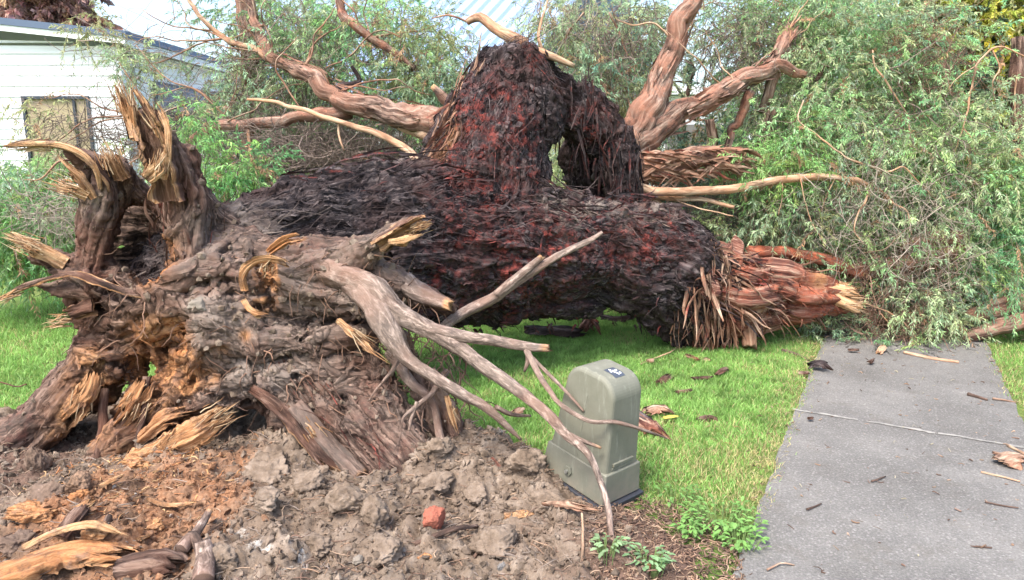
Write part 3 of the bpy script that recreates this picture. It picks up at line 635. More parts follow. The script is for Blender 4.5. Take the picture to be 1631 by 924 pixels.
# roots crawling over the face, laid on the surface already there
r2 = np.random.default_rng(5)
for k in range(38):             # heavy strands sweeping towards the fan of roots
    x, y = r2.uniform(130, 420), r2.uniform(400, 660); a = r2.choice([0, .15, -.25, .35, 2.4]) + r2.normal() * .25; pts = []; rr = r2.uniform(.022, .048)
    for i in range(r2.integers(5, 10)):
        h = RP.hit(x, y)
        if h is not None and h[1] < 4.2: pts.append([*(h + [0, rr * .35, 0]), rr * (1 - i * .05)])
        elif pts: break
        a += r2.normal() * .22; x += 40 * math.cos(a); y += 40 * math.sin(a)
    if len(pts) > 2 and max(abs(p[1] - q[1]) for p, q in zip(pts, pts[1:])) < .2: RP.add(spline(pts, .04), .014)
for k in range(34):             # dark gaps between them
    x, y = r2.uniform(110, 600), r2.uniform(400, 660); a = r2.choice([0, .2, -.3, .5, 1.8]) + r2.normal() * .25; pts = []; rr = r2.uniform(.010, .026)
    for i in range(r2.integers(3, 7)):
        h = RP.hit(x, y)
        if h is not None and h[1] < 4.2: pts.append([*(h + [0, rr * .5, 0]), rr * (1 - abs(i - 2) * .2)])
        elif pts: break
        a += r2.normal() * .3; x += 24 * math.cos(a); y += 24 * math.sin(a)
    if len(pts) > 1: RP.carve(spline(pts, .04), .012, .0, 0)
for k in range(75):
    x, y = r2.uniform(120, 620), r2.uniform(400, 640); a = r2.choice([0.1, -.5, .8, 2.9]) + r2.normal() * .5; pts = []; rr = r2.uniform(.006, .022)
    for i in range(r2.integers(4, 9)):
        h = RP.hit(x, y)
        if h is not None and h[1] < 4.3: pts.append([*(h + [0, rr * .1, 0]), rr * (1 - i * .06)])
        elif pts: break
        a += r2.normal() * .35; x += 26 * math.cos(a); y += 26 * math.sin(a)
    if len(pts) > 2 and max(abs(p[1] - q[1]) for p, q in zip(pts, pts[1:])) < .22: RP.add(spline(pts, .04), .018)
cav = lambda L, k=.02, w=1.0, p=.3: RP.carve(pchain(L), k, w, p)
cav([(222, 352, 3.6, .09), (222, 355, 4.2, .10)], .02, .0, 0); cav([(215, 400, 3.6, .13), (218, 400, 4.22, .12)], .02, .0, 0); cav([(228, 425, 3.6, .09), (235, 425, 4.1, .09)], .02, .25, 0); cav([(250, 395, 3.6, .07), (252, 400, 4.05, .07)], .02, .8, 0)
cav([(130, 470, 3.75, .03), (150, 488, 3.8, .035), (165, 495, 3.9, .04)], .015, .1, 0)
cav([(165, 650, 3.66, .06), (210, 605, 3.70, .10), (255, 578, 3.76, .08)], .02, 1, .1); cav([(215, 600, 3.6, .09), (225, 590, 3.86, .09)], .02, 1, .15); cav([(245, 640, 3.64, .06), (225, 600, 3.7, .06)], .02, 1, .2); cav([(105, 670, 3.72, .04), (140, 610, 3.74, .05), (160, 580, 3.8, .03)], .02, 1, .5)
cav([(100, 680, 3.78, .03), (150, 610, 3.82, .035), (165, 570, 3.85, .03)], .015, 1, .55)
cav([(418, 425, 3.66, .045), (428, 455, 3.72, .05)], .01, 1, .25); cav([(415, 488, 3.68, .028), (432, 480, 3.7, .03)], .01, 1, .5); cav([(460, 390, 3.66, .02), (485, 378, 3.7, .022)], .01, 1, .4)
cav([(225, 175, 3.78, .05), (240, 215, 3.82, .055), (250, 262, 3.86, .045)], .012, .7, .35)
cav([(655, 362, 3.6, .028), (635, 376, 3.66, .035)], .01, 1, .8)
cav([(440, 640, 3.62, .015), (495, 690, 3.55, .022), (520, 715, 3.5, .015)], .01, 1, .7)
cav([(712, 645, 3.66, .02), (722, 672, 3.66, .022)], .01, .9, .8)
cav([(80, 735, 3.6, .06), (130, 715, 3.8, .1)], .03, 0, 0); cav([(285, 700, 3.7, .03), (300, 680, 3.8, .04)], .01, 1, .6)
def cavhit(px, py, r, depth, wood=1, pale=.2, slope=(0, 0)):
    h = RP.hit(px, py)
    if h is None: return
    a = np.array([*(h + [0, -r * .5, 0]), r]); b = np.array([*(h + [slope[0], depth, slope[1]]), r * .85]); RP.carve(np.stack([a, b]), .012, wood, pale)
for z in ((424, 432, .052, .07, 1, .25), (430, 452, .045, .06, 1, .3), (414, 490, .034, .03, 1, .5), (432, 482, .03, .03, 1, .4), (476, 386, .026, .04, 1, .2), (190, 622, .085, .10, 1, .15), (238, 588, .09, .12, 1, .1), (262, 560, .05, .06, 1, .15), (222, 652, .06, .07, 1, .3), (158, 668, .05, .06, 1, .4),
          (120, 640, .035, .04, 1, .6), (105, 668, .03, .03, 1, .6), (300, 612, .04, .05, 1, .2), (135, 480, .035, .06, 0, 0), (150, 492, .03, .08, 0, 0), (295, 530, .03, .05, .6, .1), (355, 600, .02, .05, 0, 0), (470, 600, .025, .06, 0, 0), (560, 500, .02, .05, 0, 0), (395, 640, .03, .08, 0, 0), (330, 450, .015, .04, 0, 0)): cavhit(*z)
V, Q = RP.mesh(); N_ = vnorm(V, Q); fb = RP.fib(V)
mask = np.zeros((len(V), 4)); mask[:, 3] = .3; cvd = np.full(len(V), 9.0)
for C, wv, pv in RP.cv:
    dd = np.abs(seg_dist(V, C)); m = (dd < .022) & (dd < cvd); mask[m, 2] = wv * (1 - sst(.008, .022, dd[m])); mask[m, 3] = pv; cvd = np.minimum(cvd, dd)
inw = mask[:, 2]
d = .014 * (ridge(fb * [2.0, 18, 18] + .4 * fbm(V * 6, 2, 44)[:, None], 3, 3) - .6) + .024 * fbm(V * 4, 3, 14) + .009 * fbm(V * 13, 3, 16) + .006 * fbm(V * 38, 3, 6)
V2 = V + N_ * d[:, None]
def mbr(ch, px, py, Y, r, s=1.0): mask[:, ch] += s * np.exp(-((V - P(px, py, Y)) ** 2).sum(1) / (r * r))
mask[:, 1] = .05 * sst(-.3, .3, fbm(V * 2.5, 3, 55)) + .2 * sst(.1, .8, N_[:, 2])
for z in ((330, 375, 3.9, .14), (330, 490, 3.7, .2), (420, 560, 3.7, .3), (500, 460, 3.7, .2), (560, 440, 3.7, .2), (380, 610, 3.7, .2), (470, 610, 3.65, .15), (620, 500, 3.7, .15), (700, 640, 3.7, .25), (150, 310, 3.9, .1), (330, 540, 3.65, .08), (300, 500, 3.65, .1)): mbr(1, *z, .42)
for z in ((300, 560, 3.7, .07), (350, 548, 3.7, .05), (275, 525, 3.72, .08), (335, 600, 3.7, .05), (140, 570, 3.8, .07), (440, 470, 3.66, .05), (240, 560, 3.75, .17), (260, 530, 3.75, .1), (140, 620, 3.8, .11), (110, 680, 3.8, .1), (310, 600, 3.75, .08), (230, 640, 3.7, .15), (250, 410, 3.8, .1), (245, 440, 3.75, .06), (520, 700, 3.55, .04), (390, 535, 3.68, .03), (180, 700, 3.7, .1), (255, 395, 3.8, .05)): mbr(2, *z, .9)
for z in ((120, 640, 3.8, .1), (520, 700, 3.5, .05), (200, 620, 3.8, .08)): mbr(3, *z, .4)
mask[:, 2] *= .45 + .55 * sst(-.2, .1, fbm(V * [9, 9, 9], 3, 91)); mask[:, 1] *= (1 - mask[:, 2].clip(0, 1))
mask[:, 0] = .15 * sst(0, .4, fbm(V * 3, 3, 66)); mask = np.clip(mask, 0, 1)
RPK = (V2, N_, RP.T.copy(), mask)
plate = mk('root_plate', V2, Q, M['root_bark'], tree, attrs={'fib': fb, 'mask': mask})

def limb(name, L, mat, nv=14, amp=.12, wob=.03, step=.05, dirt=0, red=0, tip=0, ragged=0, parent=None, lump=0, freq=9., world=False):
    sd_ = (int(L[0][0] * 7 + L[0][1] * 13) % 97)
    C = spline(L, step) if world else pchain(L, wob, sd_, step)
    V, F, fib, m = tube(C, nv, amp, sd_, freq, tip, True, ragged, lump)
    m[:, 1] = dirt; m[:, 0] = red
    return mk(name, V, F, mat, parent or tree, attrs={'fib': fib, 'mask': m})
rs, lb, pb = M['root_skin'], M['limb_bark'], M['pale_bark']
K = dict(nv=18, step=.02, amp=.24, dirt=.4, lump=.22)
limb('root', [(520, 430, 3.78, .06), (590, 455, 3.66, .062), (640, 500, 3.58, .05), (690, 528, 3.52, .036), (760, 572, 3.42, .030), (820, 618, 3.3, .026), (870, 655, 3.2, .022), (900, 690, 3.12, .019), (935, 725, 3.04, .015), (962, 780, 2.92, .013), (972, 840, 2.8, .012), (968, 890, 2.68, .011), (945, 935, 2.56, .01)], rs, wob=.012, **K)
limb('root', [(550, 440, 3.74, .055), (600, 490, 3.6, .058), (625, 535, 3.53, .046), (650, 575, 3.48, .034), (700, 603, 3.44, .027), (760, 640, 3.4, .022), (800, 672, 3.4, .014), (828, 700, 3.42, .005)], rs, wob=.012, **K)
limb('root', [(650, 512, 3.56, .03), (700, 528, 3.5, .028), (760, 540, 3.46, .024), (820, 549, 3.44, .021), (874, 554, 3.42, .016)], rs, wob=.008, tip=.04, ragged=.04, **K)
limb('root', [(690, 540, 3.8, .02), (720, 512, 3.82, .026), (780, 476, 3.86, .025), (840, 435, 3.9, .023), (895, 405, 3.94, .019), (930, 388, 3.96, .014), (958, 370, 3.98, .008)], rs, wob=.012, **K)
limb('root', [(790, 470, 3.85, .02), (820, 445, 3.86, .018), (862, 408, 3.9, .014)], rs, wob=.008, tip=.02, ragged=.03, **K)
limb('root', [(838, 556, 3.43, .014), (862, 605, 3.3, .012), (892, 645, 3.18, .010), (935, 668, 3.1, .009), (985, 672, 3.12, .008), (1030, 688, 3.2, .006), (1062, 700, 3.3, .003)], rs, wob=.008, **K)
limb('root', [(848, 570, 3.4, .009), (885, 608, 3.3, .008), (930, 655, 3.22, .004)], rs, wob=.005, **K)
limb('root', [(838, 552, 3.43, .013), (842, 572, 3.42, .012), (835, 592, 3.42, .005)], rs, wob=.002, **K)
limb('root', [(905, 692, 3.11, .012), (930, 703, 3.1, .009), (957, 714, 3.1, .005)], rs, wob=.003, tip=.04, **K)
limb('root', [(790, 648, 3.4, .012), (815, 660, 3.45, .01), (845, 662, 3.6, .005)], rs, wob=.005, **K)
limb('root', [(648, 455, 3.8, .06), (680, 472, 3.72, .045), (716, 486, 3.68, .03)], rs, wob=.008, tip=.03, ragged=.05, **K)
limb('root', [(620, 560, 3.8, .03), (655, 610, 3.7, .024), (690, 640, 3.65, .02), (705, 700, 3.6, .018), (745, 760, 3.5, .014)], rs, wob=.015, **K)
limb('root', [(712, 590, 3.7, .016), (690, 625, 3.62, .013), (668, 645, 3.58, .011), (645, 665, 3.55, .007), (640, 685, 3.54, .003)], rs, wob=.008, **K)
limb('root', [(665, 640, 3.58, .009), (652, 680, 3.55, .008), (648, 725, 3.5, .006)], rs, wob=.008, **K)
limb('root', [(640, 560, 3.7, .012), (625, 590, 3.62, .008), (600, 620, 3.6, .006), (588, 640, 3.58, .003)], rs, wob=.006, **K)
limb('root', [(780, 735, 3.48, .03), (805, 765, 3.4, .034), (835, 800, 3.28, .03), (865, 822, 3.2, .018)], M['root_bark'], wob=.008, nv=14, step=.03, amp=.25, red=.4)
limb('root', [(745, 790, 3.33, .022), (800, 800, 3.27, .028), (855, 812, 3.2, .02)], M['root_bark'], wob=.01, nv=14, step=.03, amp=.25)
limb('root', [(735, 820, 3.25, .012), (800, 835, 3.12, .018), (880, 830, 3.05, .02), (960, 822, 3.02, .012)], M['root_bark'], wob=.012, nv=12, step=.03, amp=.22, dirt=.5)
limb('root', [(300, 700, 3.7, .014), (290, 730, 3.6, .012), (270, 745, 3.55, .008)], rs, wob=.004, **K)
limb('root', [(168, 620, 3.85, .02), (160, 690, 3.72, .022), (150, 770, 3.5, .016), (140, 800, 3.42, .01)], M['root_bark'], wob=.02, nv=12, step=.03, amp=.25)
limb('root', [(235, 600, 3.8, .018), (225, 690, 3.68, .015), (215, 740, 3.6, .01)], M['root_bark'], wob=.02, nv=12, step=.03, amp=.25)
limb('root', [(0, 745, 3.55, .006), (30, 742, 3.5, .007), (70, 745, 3.5, .005)], rs, wob=.01, **K)
limb('root', [(42, 612, 4.2, .004), (20, 616, 4.3, .004), (-20, 600, 4.4, .004)], M['root_bark'], wob=.01, nv=8, step=.03)
# thin curly feeder roots hanging from the plate
def fine_roots():
    n = 170; C = np.zeros((n, 9, 3)); k = 0
    pts = []
    while len(pts) < n:
        x, y = r2.choice([r2.uniform(590, 680), r2.uniform(150, 640)]), r2.uniform(400, 650); h = RP.hit(x, y)
        if h is not None and h[1] < 4.1: pts.append(h)
    p = np.array(pts); d = nrm(r2.normal(size=(n, 3)) * [1, .4, .6] + [0, -.5, -.4])
    for i in range(9):
        C[:, i] = p; p = p + d * r2.uniform(.012, .035, (n, 1)); d = nrm(d + r2.normal(size=(n, 3)) * .35 + [0, 0, -.22])
    V, Q = tubes(C, np.linspace(.0028, .0008, 9)[None] * r2.uniform(.6, 1.8, (n, 1)), 4); c = np.repeat(r2.uniform(.5, 1.4, n)[:, None] * [.26, .15, .1], 36, 0)
    return mk('feeder_roots', V, Q, M['twig'], tree, attrs={'col': np.hstack([c, np.ones((len(c), 1))])}, kind='stuff')
fine_roots()
def hanging_roots():
    n = 260; M_ = 12; r = np.random.default_rng(77); C = np.zeros((n, M_, 3)); p = np.array([P(x, y, Y) for x, y, Y in zip(r.uniform(590, 745, n), r.uniform(520, 660, n), r.uniform(3.62, 3.95, n))]); d = nrm(r.normal(size=(n, 3)) * [.8, .5, .3] + [0, 0, -1]); L = r.uniform(.06, .34, n)
    for i in range(M_):
        C[:, i] = p; p = p + d * (L / M_)[:, None]; d = nrm(d + r.normal(size=(n, 3)) * .3 + [0, 0, -.12])
    V, Q = tubes(C, np.linspace(1, .25, M_)[None] * (.0014 + .0055 * r.uniform(0, 1, (n, 1)) ** 3), 5); c = np.repeat(r.uniform(.4, 1.3, n)[:, None] * [.24, .15, .11], M_ * 5, 0)
    return mk('hanging_rootlets', V, Q, M['twig'], tree, attrs={'col': np.hstack([c, np.ones((len(c), 1))])}, kind='stuff')
hanging_roots()

def slab(name, L, mat=None, parent=None, world=False, **k):
    pts = [list(P(a, b, Y)) + [w] for a, b, Y, w in L] if not world else L
    lab = k.pop('label', None); cat = k.pop('cat', None); grp = k.pop('group', None)
    V, F, fib, m = shard(pts, **k)
    return mk(name, V, F, mat or M['root_bark'], parent, attrs={'fib': fib, 'mask': m}, label=lab, cat=cat, group=grp)
FR = (0, -1, .15)
BRK = dict(parent=tree)
slab('broken_root', [(275, 320, 3.84, .10), (262, 265, 3.82, .105), (245, 215, 3.8, .10), (222, 165, 3.8, .075), (195, 128, 3.8, .05)], parent=tree, curl=1.7, thick=.014, rag=.45, seed=3, up=(0.1, 1, -.1), amp=.016, pale=.6, inner=.12)
slab('broken_root', [(262, 285, 3.77, .012), (266, 250, 3.75, .017), (268, 210, 3.76, .014), (255, 175, 3.78, .012), (240, 158, 3.79, .006)], parent=tree, curl=.8, thick=.010, rag=.3, seed=4, up=FR, amp=.008, pale=.85, flip=True)
slab('broken_root', [(238, 285, 3.76, .016), (248, 274, 3.75, .03), (260, 262, 3.76, .022), (266, 240, 3.77, .008)], parent=tree, curl=.6, thick=.012, rag=.6, seed=14, up=FR, amp=.018, pale=.9, flip=True)
slab('broken_root', [(215, 215, 3.77, .012), (208, 180, 3.76, .022), (200, 155, 3.76, .018), (196, 136, 3.77, .006)], parent=tree, curl=.6, thick=.008, rag=.6, seed=44, up=FR, amp=.012, pale=.4, flip=True)
slab('broken_root', [(175, 300, 3.9, .05), (158, 268, 3.86, .045), (132, 245, 3.84, .03), (92, 232, 3.84, .022), (45, 229, 3.84, .014), (0, 234, 3.84, .006)], parent=tree, curl=.9, thick=.012, rag=.1, seed=5, up=(0, -.2, .9), amp=.008, pale=.9, inner=.2, side=.3)
slab('broken_root', [(160, 300, 3.86, .010), (155, 275, 3.82, .014), (135, 248, 3.8, .012), (95, 231, 3.8, .012), (40, 230, 3.81, .010), (0, 235, 3.82, .004)], parent=tree, curl=.4, thick=.008, rag=.1, seed=45, up=FR, amp=.004, pale=1, flip=True)
slab('broken_root', [(150, 315, 3.86, .02), (128, 285, 3.82, .03), (110, 268, 3.8, .018), (88, 245, 3.8, .006)], parent=tree, curl=.5, thick=.010, rag=.6, seed=6, up=FR, amp=.014, pale=.6, flip=True, wood=.75)
slab('broken_root', [(140, 312, 3.84, .022), (115, 300, 3.81, .024), (90, 293, 3.8, .012)], parent=tree, curl=.4, thick=.008, rag=.7, seed=7, up=FR, amp=.012, pale=.9, flip=True)
slab('broken_root', [(195, 285, 3.95, .04), (178, 255, 3.9, .035), (158, 238, 3.88, .015)], parent=tree, curl=.8, thick=.012, rag=.6, seed=8, up=FR, amp=.018, pale=.5, flip=True, wood=.6)
slab('broken_root', [(105, 420, 3.92, .04), (65, 400, 3.88, .04), (38, 385, 3.86, .03), (14, 372, 3.85, .015)], parent=tree, curl=1.0, thick=.02, rag=.5, seed=9, up=(0, -.8, .5), amp=.008, pale=.95, flip=True)
slab('broken_root', [(260, 478, 3.72, .018), (190, 462, 3.72, .022), (120, 438, 3.76, .024), (70, 448, 3.8, .018), (20, 468, 3.82, .010), (-5, 482, 3.82, .004)], parent=tree, curl=.8, thick=.009, rag=.1, seed=10, up=(0, -.3, .9), amp=.010, pale=.7, inner=.3, side=.5)
slab('broken_root', [(150, 488, 3.8, .04), (110, 500, 3.8, .03), (88, 512, 3.8, .015)], parent=tree, curl=.8, thick=.01, rag=.7, seed=11, up=FR, amp=.016, pale=.3, wood=.5)
slab('broken_root', [(215, 735, 3.58, .05), (265, 715, 3.52, .065), (318, 688, 3.48, .065), (362, 658, 3.46, .055)], parent=tree, curl=.5, thick=.022, rag=.2, seed=12, up=FR, amp=.016, pale=.45, flip=True)
slab('broken_root', [(225, 700, 3.62, .03), (262, 668, 3.58, .04), (320, 655, 3.58, .025)], parent=tree, curl=.9, thick=.012, rag=.5, seed=13, up=(0, -.8, .6), amp=.018, pale=.3, flip=True, wood=.8)
slab('broken_root', [(150, 590, 3.78, .025), (140, 620, 3.74, .05), (112, 655, 3.74, .05), (85, 690, 3.76, .03)], parent=tree, curl=.9, thick=.010, rag=.5, rag0=.4, seed=15, up=FR, amp=.022, pale=.4, flip=True, wood=.9)
slab('broken_root', [(235, 600, 3.76, .04), (205, 650, 3.7, .05), (170, 690, 3.68, .03)], parent=tree, curl=.9, thick=.012, rag=.6, rag0=.5, seed=16, up=FR, amp=.024, pale=.15, flip=True, wood=.85)
slab('broken_root', [(392, 462, 3.66, .014), (388, 435, 3.64, .015), (408, 414, 3.63, .016), (440, 412, 3.64, .018), (464, 426, 3.66, .012)], parent=tree, curl=.9, thick=.010, rag=.1, seed=17, up=(0, -.7, -.7), amp=.010, pale=.5, flip=True, side=.6)
slab('broken_root', [(388, 478, 3.66, .012), (402, 496, 3.63, .018), (430, 502, 3.64, .014)], parent=tree, curl=.5, thick=.008, rag=.3, seed=18, up=FR, amp=.01, pale=.7, flip=True, side=.6)
slab('broken_root', [(430, 402, 3.7, .012), (455, 384, 3.66, .020), (492, 376, 3.66, .012)], parent=tree, curl=.8, thick=.008, rag=.5, seed=19, up=FR, amp=.016, pale=.15, flip=True, side=.6)
slab('broken_root', [(600, 388, 3.68, .05), (635, 368, 3.62, .052), (662, 352, 3.6, .045), (682, 346, 3.6, .035)], parent=tree, curl=1.8, thick=.010, rag=.3, seed=20, up=(0, .7, .5), amp=.012, pale=.7, inner=.55)
slab('broken_root', [(620, 386, 3.59, .010), (645, 382, 3.565, .015), (676, 372, 3.56, .015)], parent=tree, curl=.5, thick=.008, rag=.3, seed=21, up=(0, -.8, .6), amp=.006, pale=.9, flip=True)
slab('broken_root', [(538, 510, 3.66, .012), (562, 530, 3.62, .018), (590, 558, 3.58, .012), (622, 580, 3.56, .004)], parent=tree, curl=.5, thick=.008, rag=.4, seed=22, up=FR, amp=.008, pale=.75, flip=True, side=.6)
slab('broken_root', [(712, 630, 3.62, .010), (718, 655, 3.6, .014), (730, 692, 3.58, .004)], parent=tree, curl=.5, thick=.006, rag=.3, seed=23, up=FR, amp=.005, pale=.9, flip=True)
slab('broken_root', [(470, 655, 3.58, .012), (500, 690, 3.52, .025), (535, 725, 3.46, .014)], parent=tree, curl=.6, thick=.010, rag=.6, rag0=.4, seed=24, up=FR, amp=.016, pale=.4, flip=True, side=.6)
slab('broken_root', [(400, 620, 3.62, .015), (450, 655, 3.56, .03), (520, 738, 3.42, .03), (575, 765, 3.38, .03)], parent=tree, curl=1.0, thick=.012, rag=.2, seed=25, up=(0, -.6, .8), amp=.016, pale=.9, wood=.5)
limb('root', [(470, 650, 3.6, .05), (520, 705, 3.5, .046), (572, 762, 3.38, .042)], M['root_bark'], nv=22, amp=.25, wob=.01, step=.02, dirt=.4, tip=.01)

def flakes(name, K, n, L, w, seed, mat, lift=.5, cond=None, droop=.15, seg=4, kd=1.0):
    """loose scales and fibres of bark all over a surface"""
    V, N, T, mk0 = K; r = np.random.default_rng(seed); idx = np.where(cond(V, N))[0] if cond else np.arange(len(V))
    i = r.choice(idx, n); t = nrm(T[i] * kd + r.normal(size=(n, 3)) * .35); t = nrm(t - N[i] * (t * N[i]).sum(1)[:, None] * .9 + N[i] * lift * r.uniform(-.1, 1, (n, 1))) * r.choice([1, -1], (n, 1))
    Ln = r.uniform(*L, n) * (1 + r.uniform(0, 1, n) ** 6 * 2); Wn = r.uniform(*w, n); p = V[i] - N[i] * .004; C = np.zeros((n, seg, 3)); d = t
    for k in range(seg):
        C[:, k] = p; p = p + d * (Ln / seg)[:, None]; d = nrm(d + r.normal(size=(n, 3)) * .16 + [0, 0, -droop])
    Tt = nrm(np.gradient(C, axis=1)); U = nrm(np.cross(Tt, (N[i] + r.normal(size=(n, 3)) * .45)[:, None])); Nn = np.cross(Tt, U); tap = np.array([.6, 1, .8, .25])[:seg][None, :, None] if seg == 4 else np.linspace(1, .3, seg)[None, :, None]; w_ = Wn[:, None, None] * tap * (1 + .3 * r.normal(size=(n, seg, 1)))
    W = np.stack([C - U * w_, C + Nn * w_ * .45, C + U * w_], 2); b = (np.arange(n)[:, None, None] * seg + np.arange(seg - 1)[None, :, None]) * 3; j = np.arange(2)
    Q = np.stack([b + j, b + j + 1, b + 3 + j + 1, b + 3 + j], -1).reshape(-1, 4)
    s_ = np.broadcast_to(np.linspace(0, 1, seg)[None, :, None] * Ln[:, None, None] + np.arange(n)[:, None, None] * .37, (n, seg, 3)); x = np.broadcast_to(np.array([-1, 0, 1.])[None, None] * w_, (n, seg, 3))
    fib = np.stack([s_.ravel(), x.ravel(), np.repeat(np.arange(n) * .11, seg * 3)], 1); m = mk0[i].copy(); m[:, 0] = np.clip(m[:, 0] * r.uniform(.3, 1.5, n), 0, 1)
    return mk(name, W.reshape(-1, 3), Q, M[mat], tree, attrs={'fib': fib, 'mask': np.repeat(m, seg * 3, 0)}, kind='stuff')
flakes('bark_scales', TRK, 5000, (.03, .11), (.006, .016), 1, 'trunk_bark', .14, lambda V, N: (N[:, 2] < .9) & (V[:, 2] < 1.35), .0, 5, 1.4)
flakes('bark_scales', TRK, 1600, (.015, .05), (.006, .015), 21, 'trunk_bark', .3, lambda V, N: V[:, 2] > 1.3, .0, 4, .5)
flakes('bark_fibres', TRK, 8000, (.05, .22), (.0015, .006), 2, 'trunk_bark', .12, lambda V, N: N[:, 2] > .25, .03, 5)
nowood = lambda V, N: RPK[3][:, 2] < .35
flakes('root_fibres', RPK, 5500, (.02, .10), (.0012, .005), 3, 'root_bark', .35, nowood, .08, 5)
flakes('root_scales', RPK, 2500, (.01, .03), (.004, .011), 4, 'root_bark', .7, nowood, .08)
flakes('wood_shreds', RPK, 2200, (.01, .05), (.002, .008), 5, 'root_bark', .7, lambda V, N: (RPK[3][:, 2] > .4) & (RPK[1][:, 1] < .5), .08)
def crust():                      # lumpy burnt-looking scabs of bark
    V, N, T, m0 = TRK; r = np.random.default_rng(16); idx = np.where(N[:, 2] < .8)[0]; n = 13000; i = r.choice(idx, n); V0, F0 = ico(1); s_ = .006 + .019 * r.uniform(0, 1, n) ** 2.2
    U = T[i] + r.normal(size=(n, 3)) * .3; U = nrm(U - N[i] * (U * N[i]).sum(1)[:, None]); W_ = np.cross(N[i], U); L = V0[None] * (1 + .32 * r.normal(size=(n, len(V0), 1))) * s_[:, None, None] * [.5, 1.7, .95]
    W = V[i][:, None] + L[..., :1] * N[i][:, None] + L[..., 1:2] * U[:, None] + L[..., 2:] * W_[:, None]; F = F0[None] + (np.arange(n) * len(V0))[:, None, None]
    m = m0[i].copy(); m[:, 0] = np.clip(m[:, 0] * r.uniform(.3, 1.7, n), 0, 1); fib = W * 1.0 + r.uniform(0, 5, (n, 1, 3))
    mk('bark_crust', W.reshape(-1, 3), F.reshape(-1, 3), M['trunk_bark'], tree, attrs={'fib': fib.reshape(-1, 3), 'mask': np.repeat(m, len(V0), 0)}, kind='stuff', smooth=False)
def clumps():                     # dry soil still stuck to the roots
    V, N, T, m0 = RPK; r = np.random.default_rng(6); n = 1500; pw = (m0[:, 1] + .02) * (m0[:, 2] < .3); i = r.choice(len(V), n, p=pw / pw.sum()); V0, F0 = ico(1); s_ = .003 + .02 * r.uniform(0, 1, n) ** 5
    W = V0[None] * (1 + .3 * r.normal(size=(n, len(V0), 1))) * s_[:, None, None] + V[i][:, None]; F = F0[None] + (np.arange(n) * len(V0))[:, None, None]
    mk('clinging_soil', W.reshape(-1, 3), F.reshape(-1, 3), M['soil'], tree, attrs={'mask': np.tile((0, 0, 0, 1), (n * len(V0), 1))}, kind='stuff', smooth=False)
_ico = {}
def ico(s):
    if s not in _ico:
        bm = bmesh.new(); bmesh.ops.create_icosphere(bm, subdivisions=s, radius=1); _ico[s] = (np.array([v.co[:] for v in bm.verts]), np.array([[v.index for v in f.verts] for f in bm.faces])); bm.free()
    return _ico[s]
clumps(); crust()

def splinters(L, parent=None):
    out = []; r = np.random.default_rng(12)
    for px, py, Y, dx, dz, n, ln, sp in L:
        p = P(px, py, Y) + r.normal(size=(n, 3)) * sp; d = nrm(np.array([dx, 0, dz]) + r.normal(size=(n, 3)) * .14); l = ln * r.uniform(.2, 1, n) ** 1.3; C = p[:, None] + d[:, None] * (l[:, None] * np.linspace(-.4, 1, 5))[..., None] + r.normal(size=(n, 5, 3)) * .0015
        V, Q = tubes(C, np.array([1, 1, .9, .6, .1])[None] * r.uniform(.001, .0042, (n, 1)), 4); c = np.array([(.62, .42, .24), (.42, .22, .10), (.62, .46, .29), (.22, .12, .065)])[r.integers(0, 4, n)]; out.append((V, [Q], np.repeat(c, 20, 0)))
    V, F, c = merge(out); mk('splinters', V, F, M['twig'], tree, attrs={'col': np.hstack([c, np.ones((len(c), 1))])}, kind='stuff')
splinters([(203, 170, 3.79, -.25, 1, 70, .16, .02), (250, 200, 3.78, -.3, 1, 50, .12, .016), (255, 265, 3.75, .2, 1, 60, .1, .02), (110, 300, 3.8, -1, .3, 60, .12, .02), (60, 232, 3.83, -1, -.05, 50, .2, .01), (175, 255, 3.9, -.3, 1, 50, .10, .03), (45, 392, 3.84, -1, .45, 80, .14, .02), (20, 470, 3.8, -1, -.4, 40, .14, .01), (100, 510, 3.8, -1, -.2, 40, .1, .015), (345, 668, 3.44, .8, .5, 70, .12, .03), (270, 705, 3.5, -.6, -.5, 50, .12, .03),
           (665, 362, 3.6, .9, .3, 60, .08, .014), (425, 425, 3.64, .3, .6, 40, .05, .018), (570, 535, 3.6, .7, -.6, 40, .12, .01), (500, 690, 3.5, .5, -.7, 60, .12, .02), (130, 640, 3.74, -.4, -.9, 26, .10, .035), (215, 640, 3.68, -.5, -.8, 26, .10, .04), (1355, 486, 6.1, 1, -.2, 90, .18, .03), (1340, 465, 6.15, 1, .1, 60, .16, .03), (725, 655, 3.6, .2, -1, 24, .07, .006)])

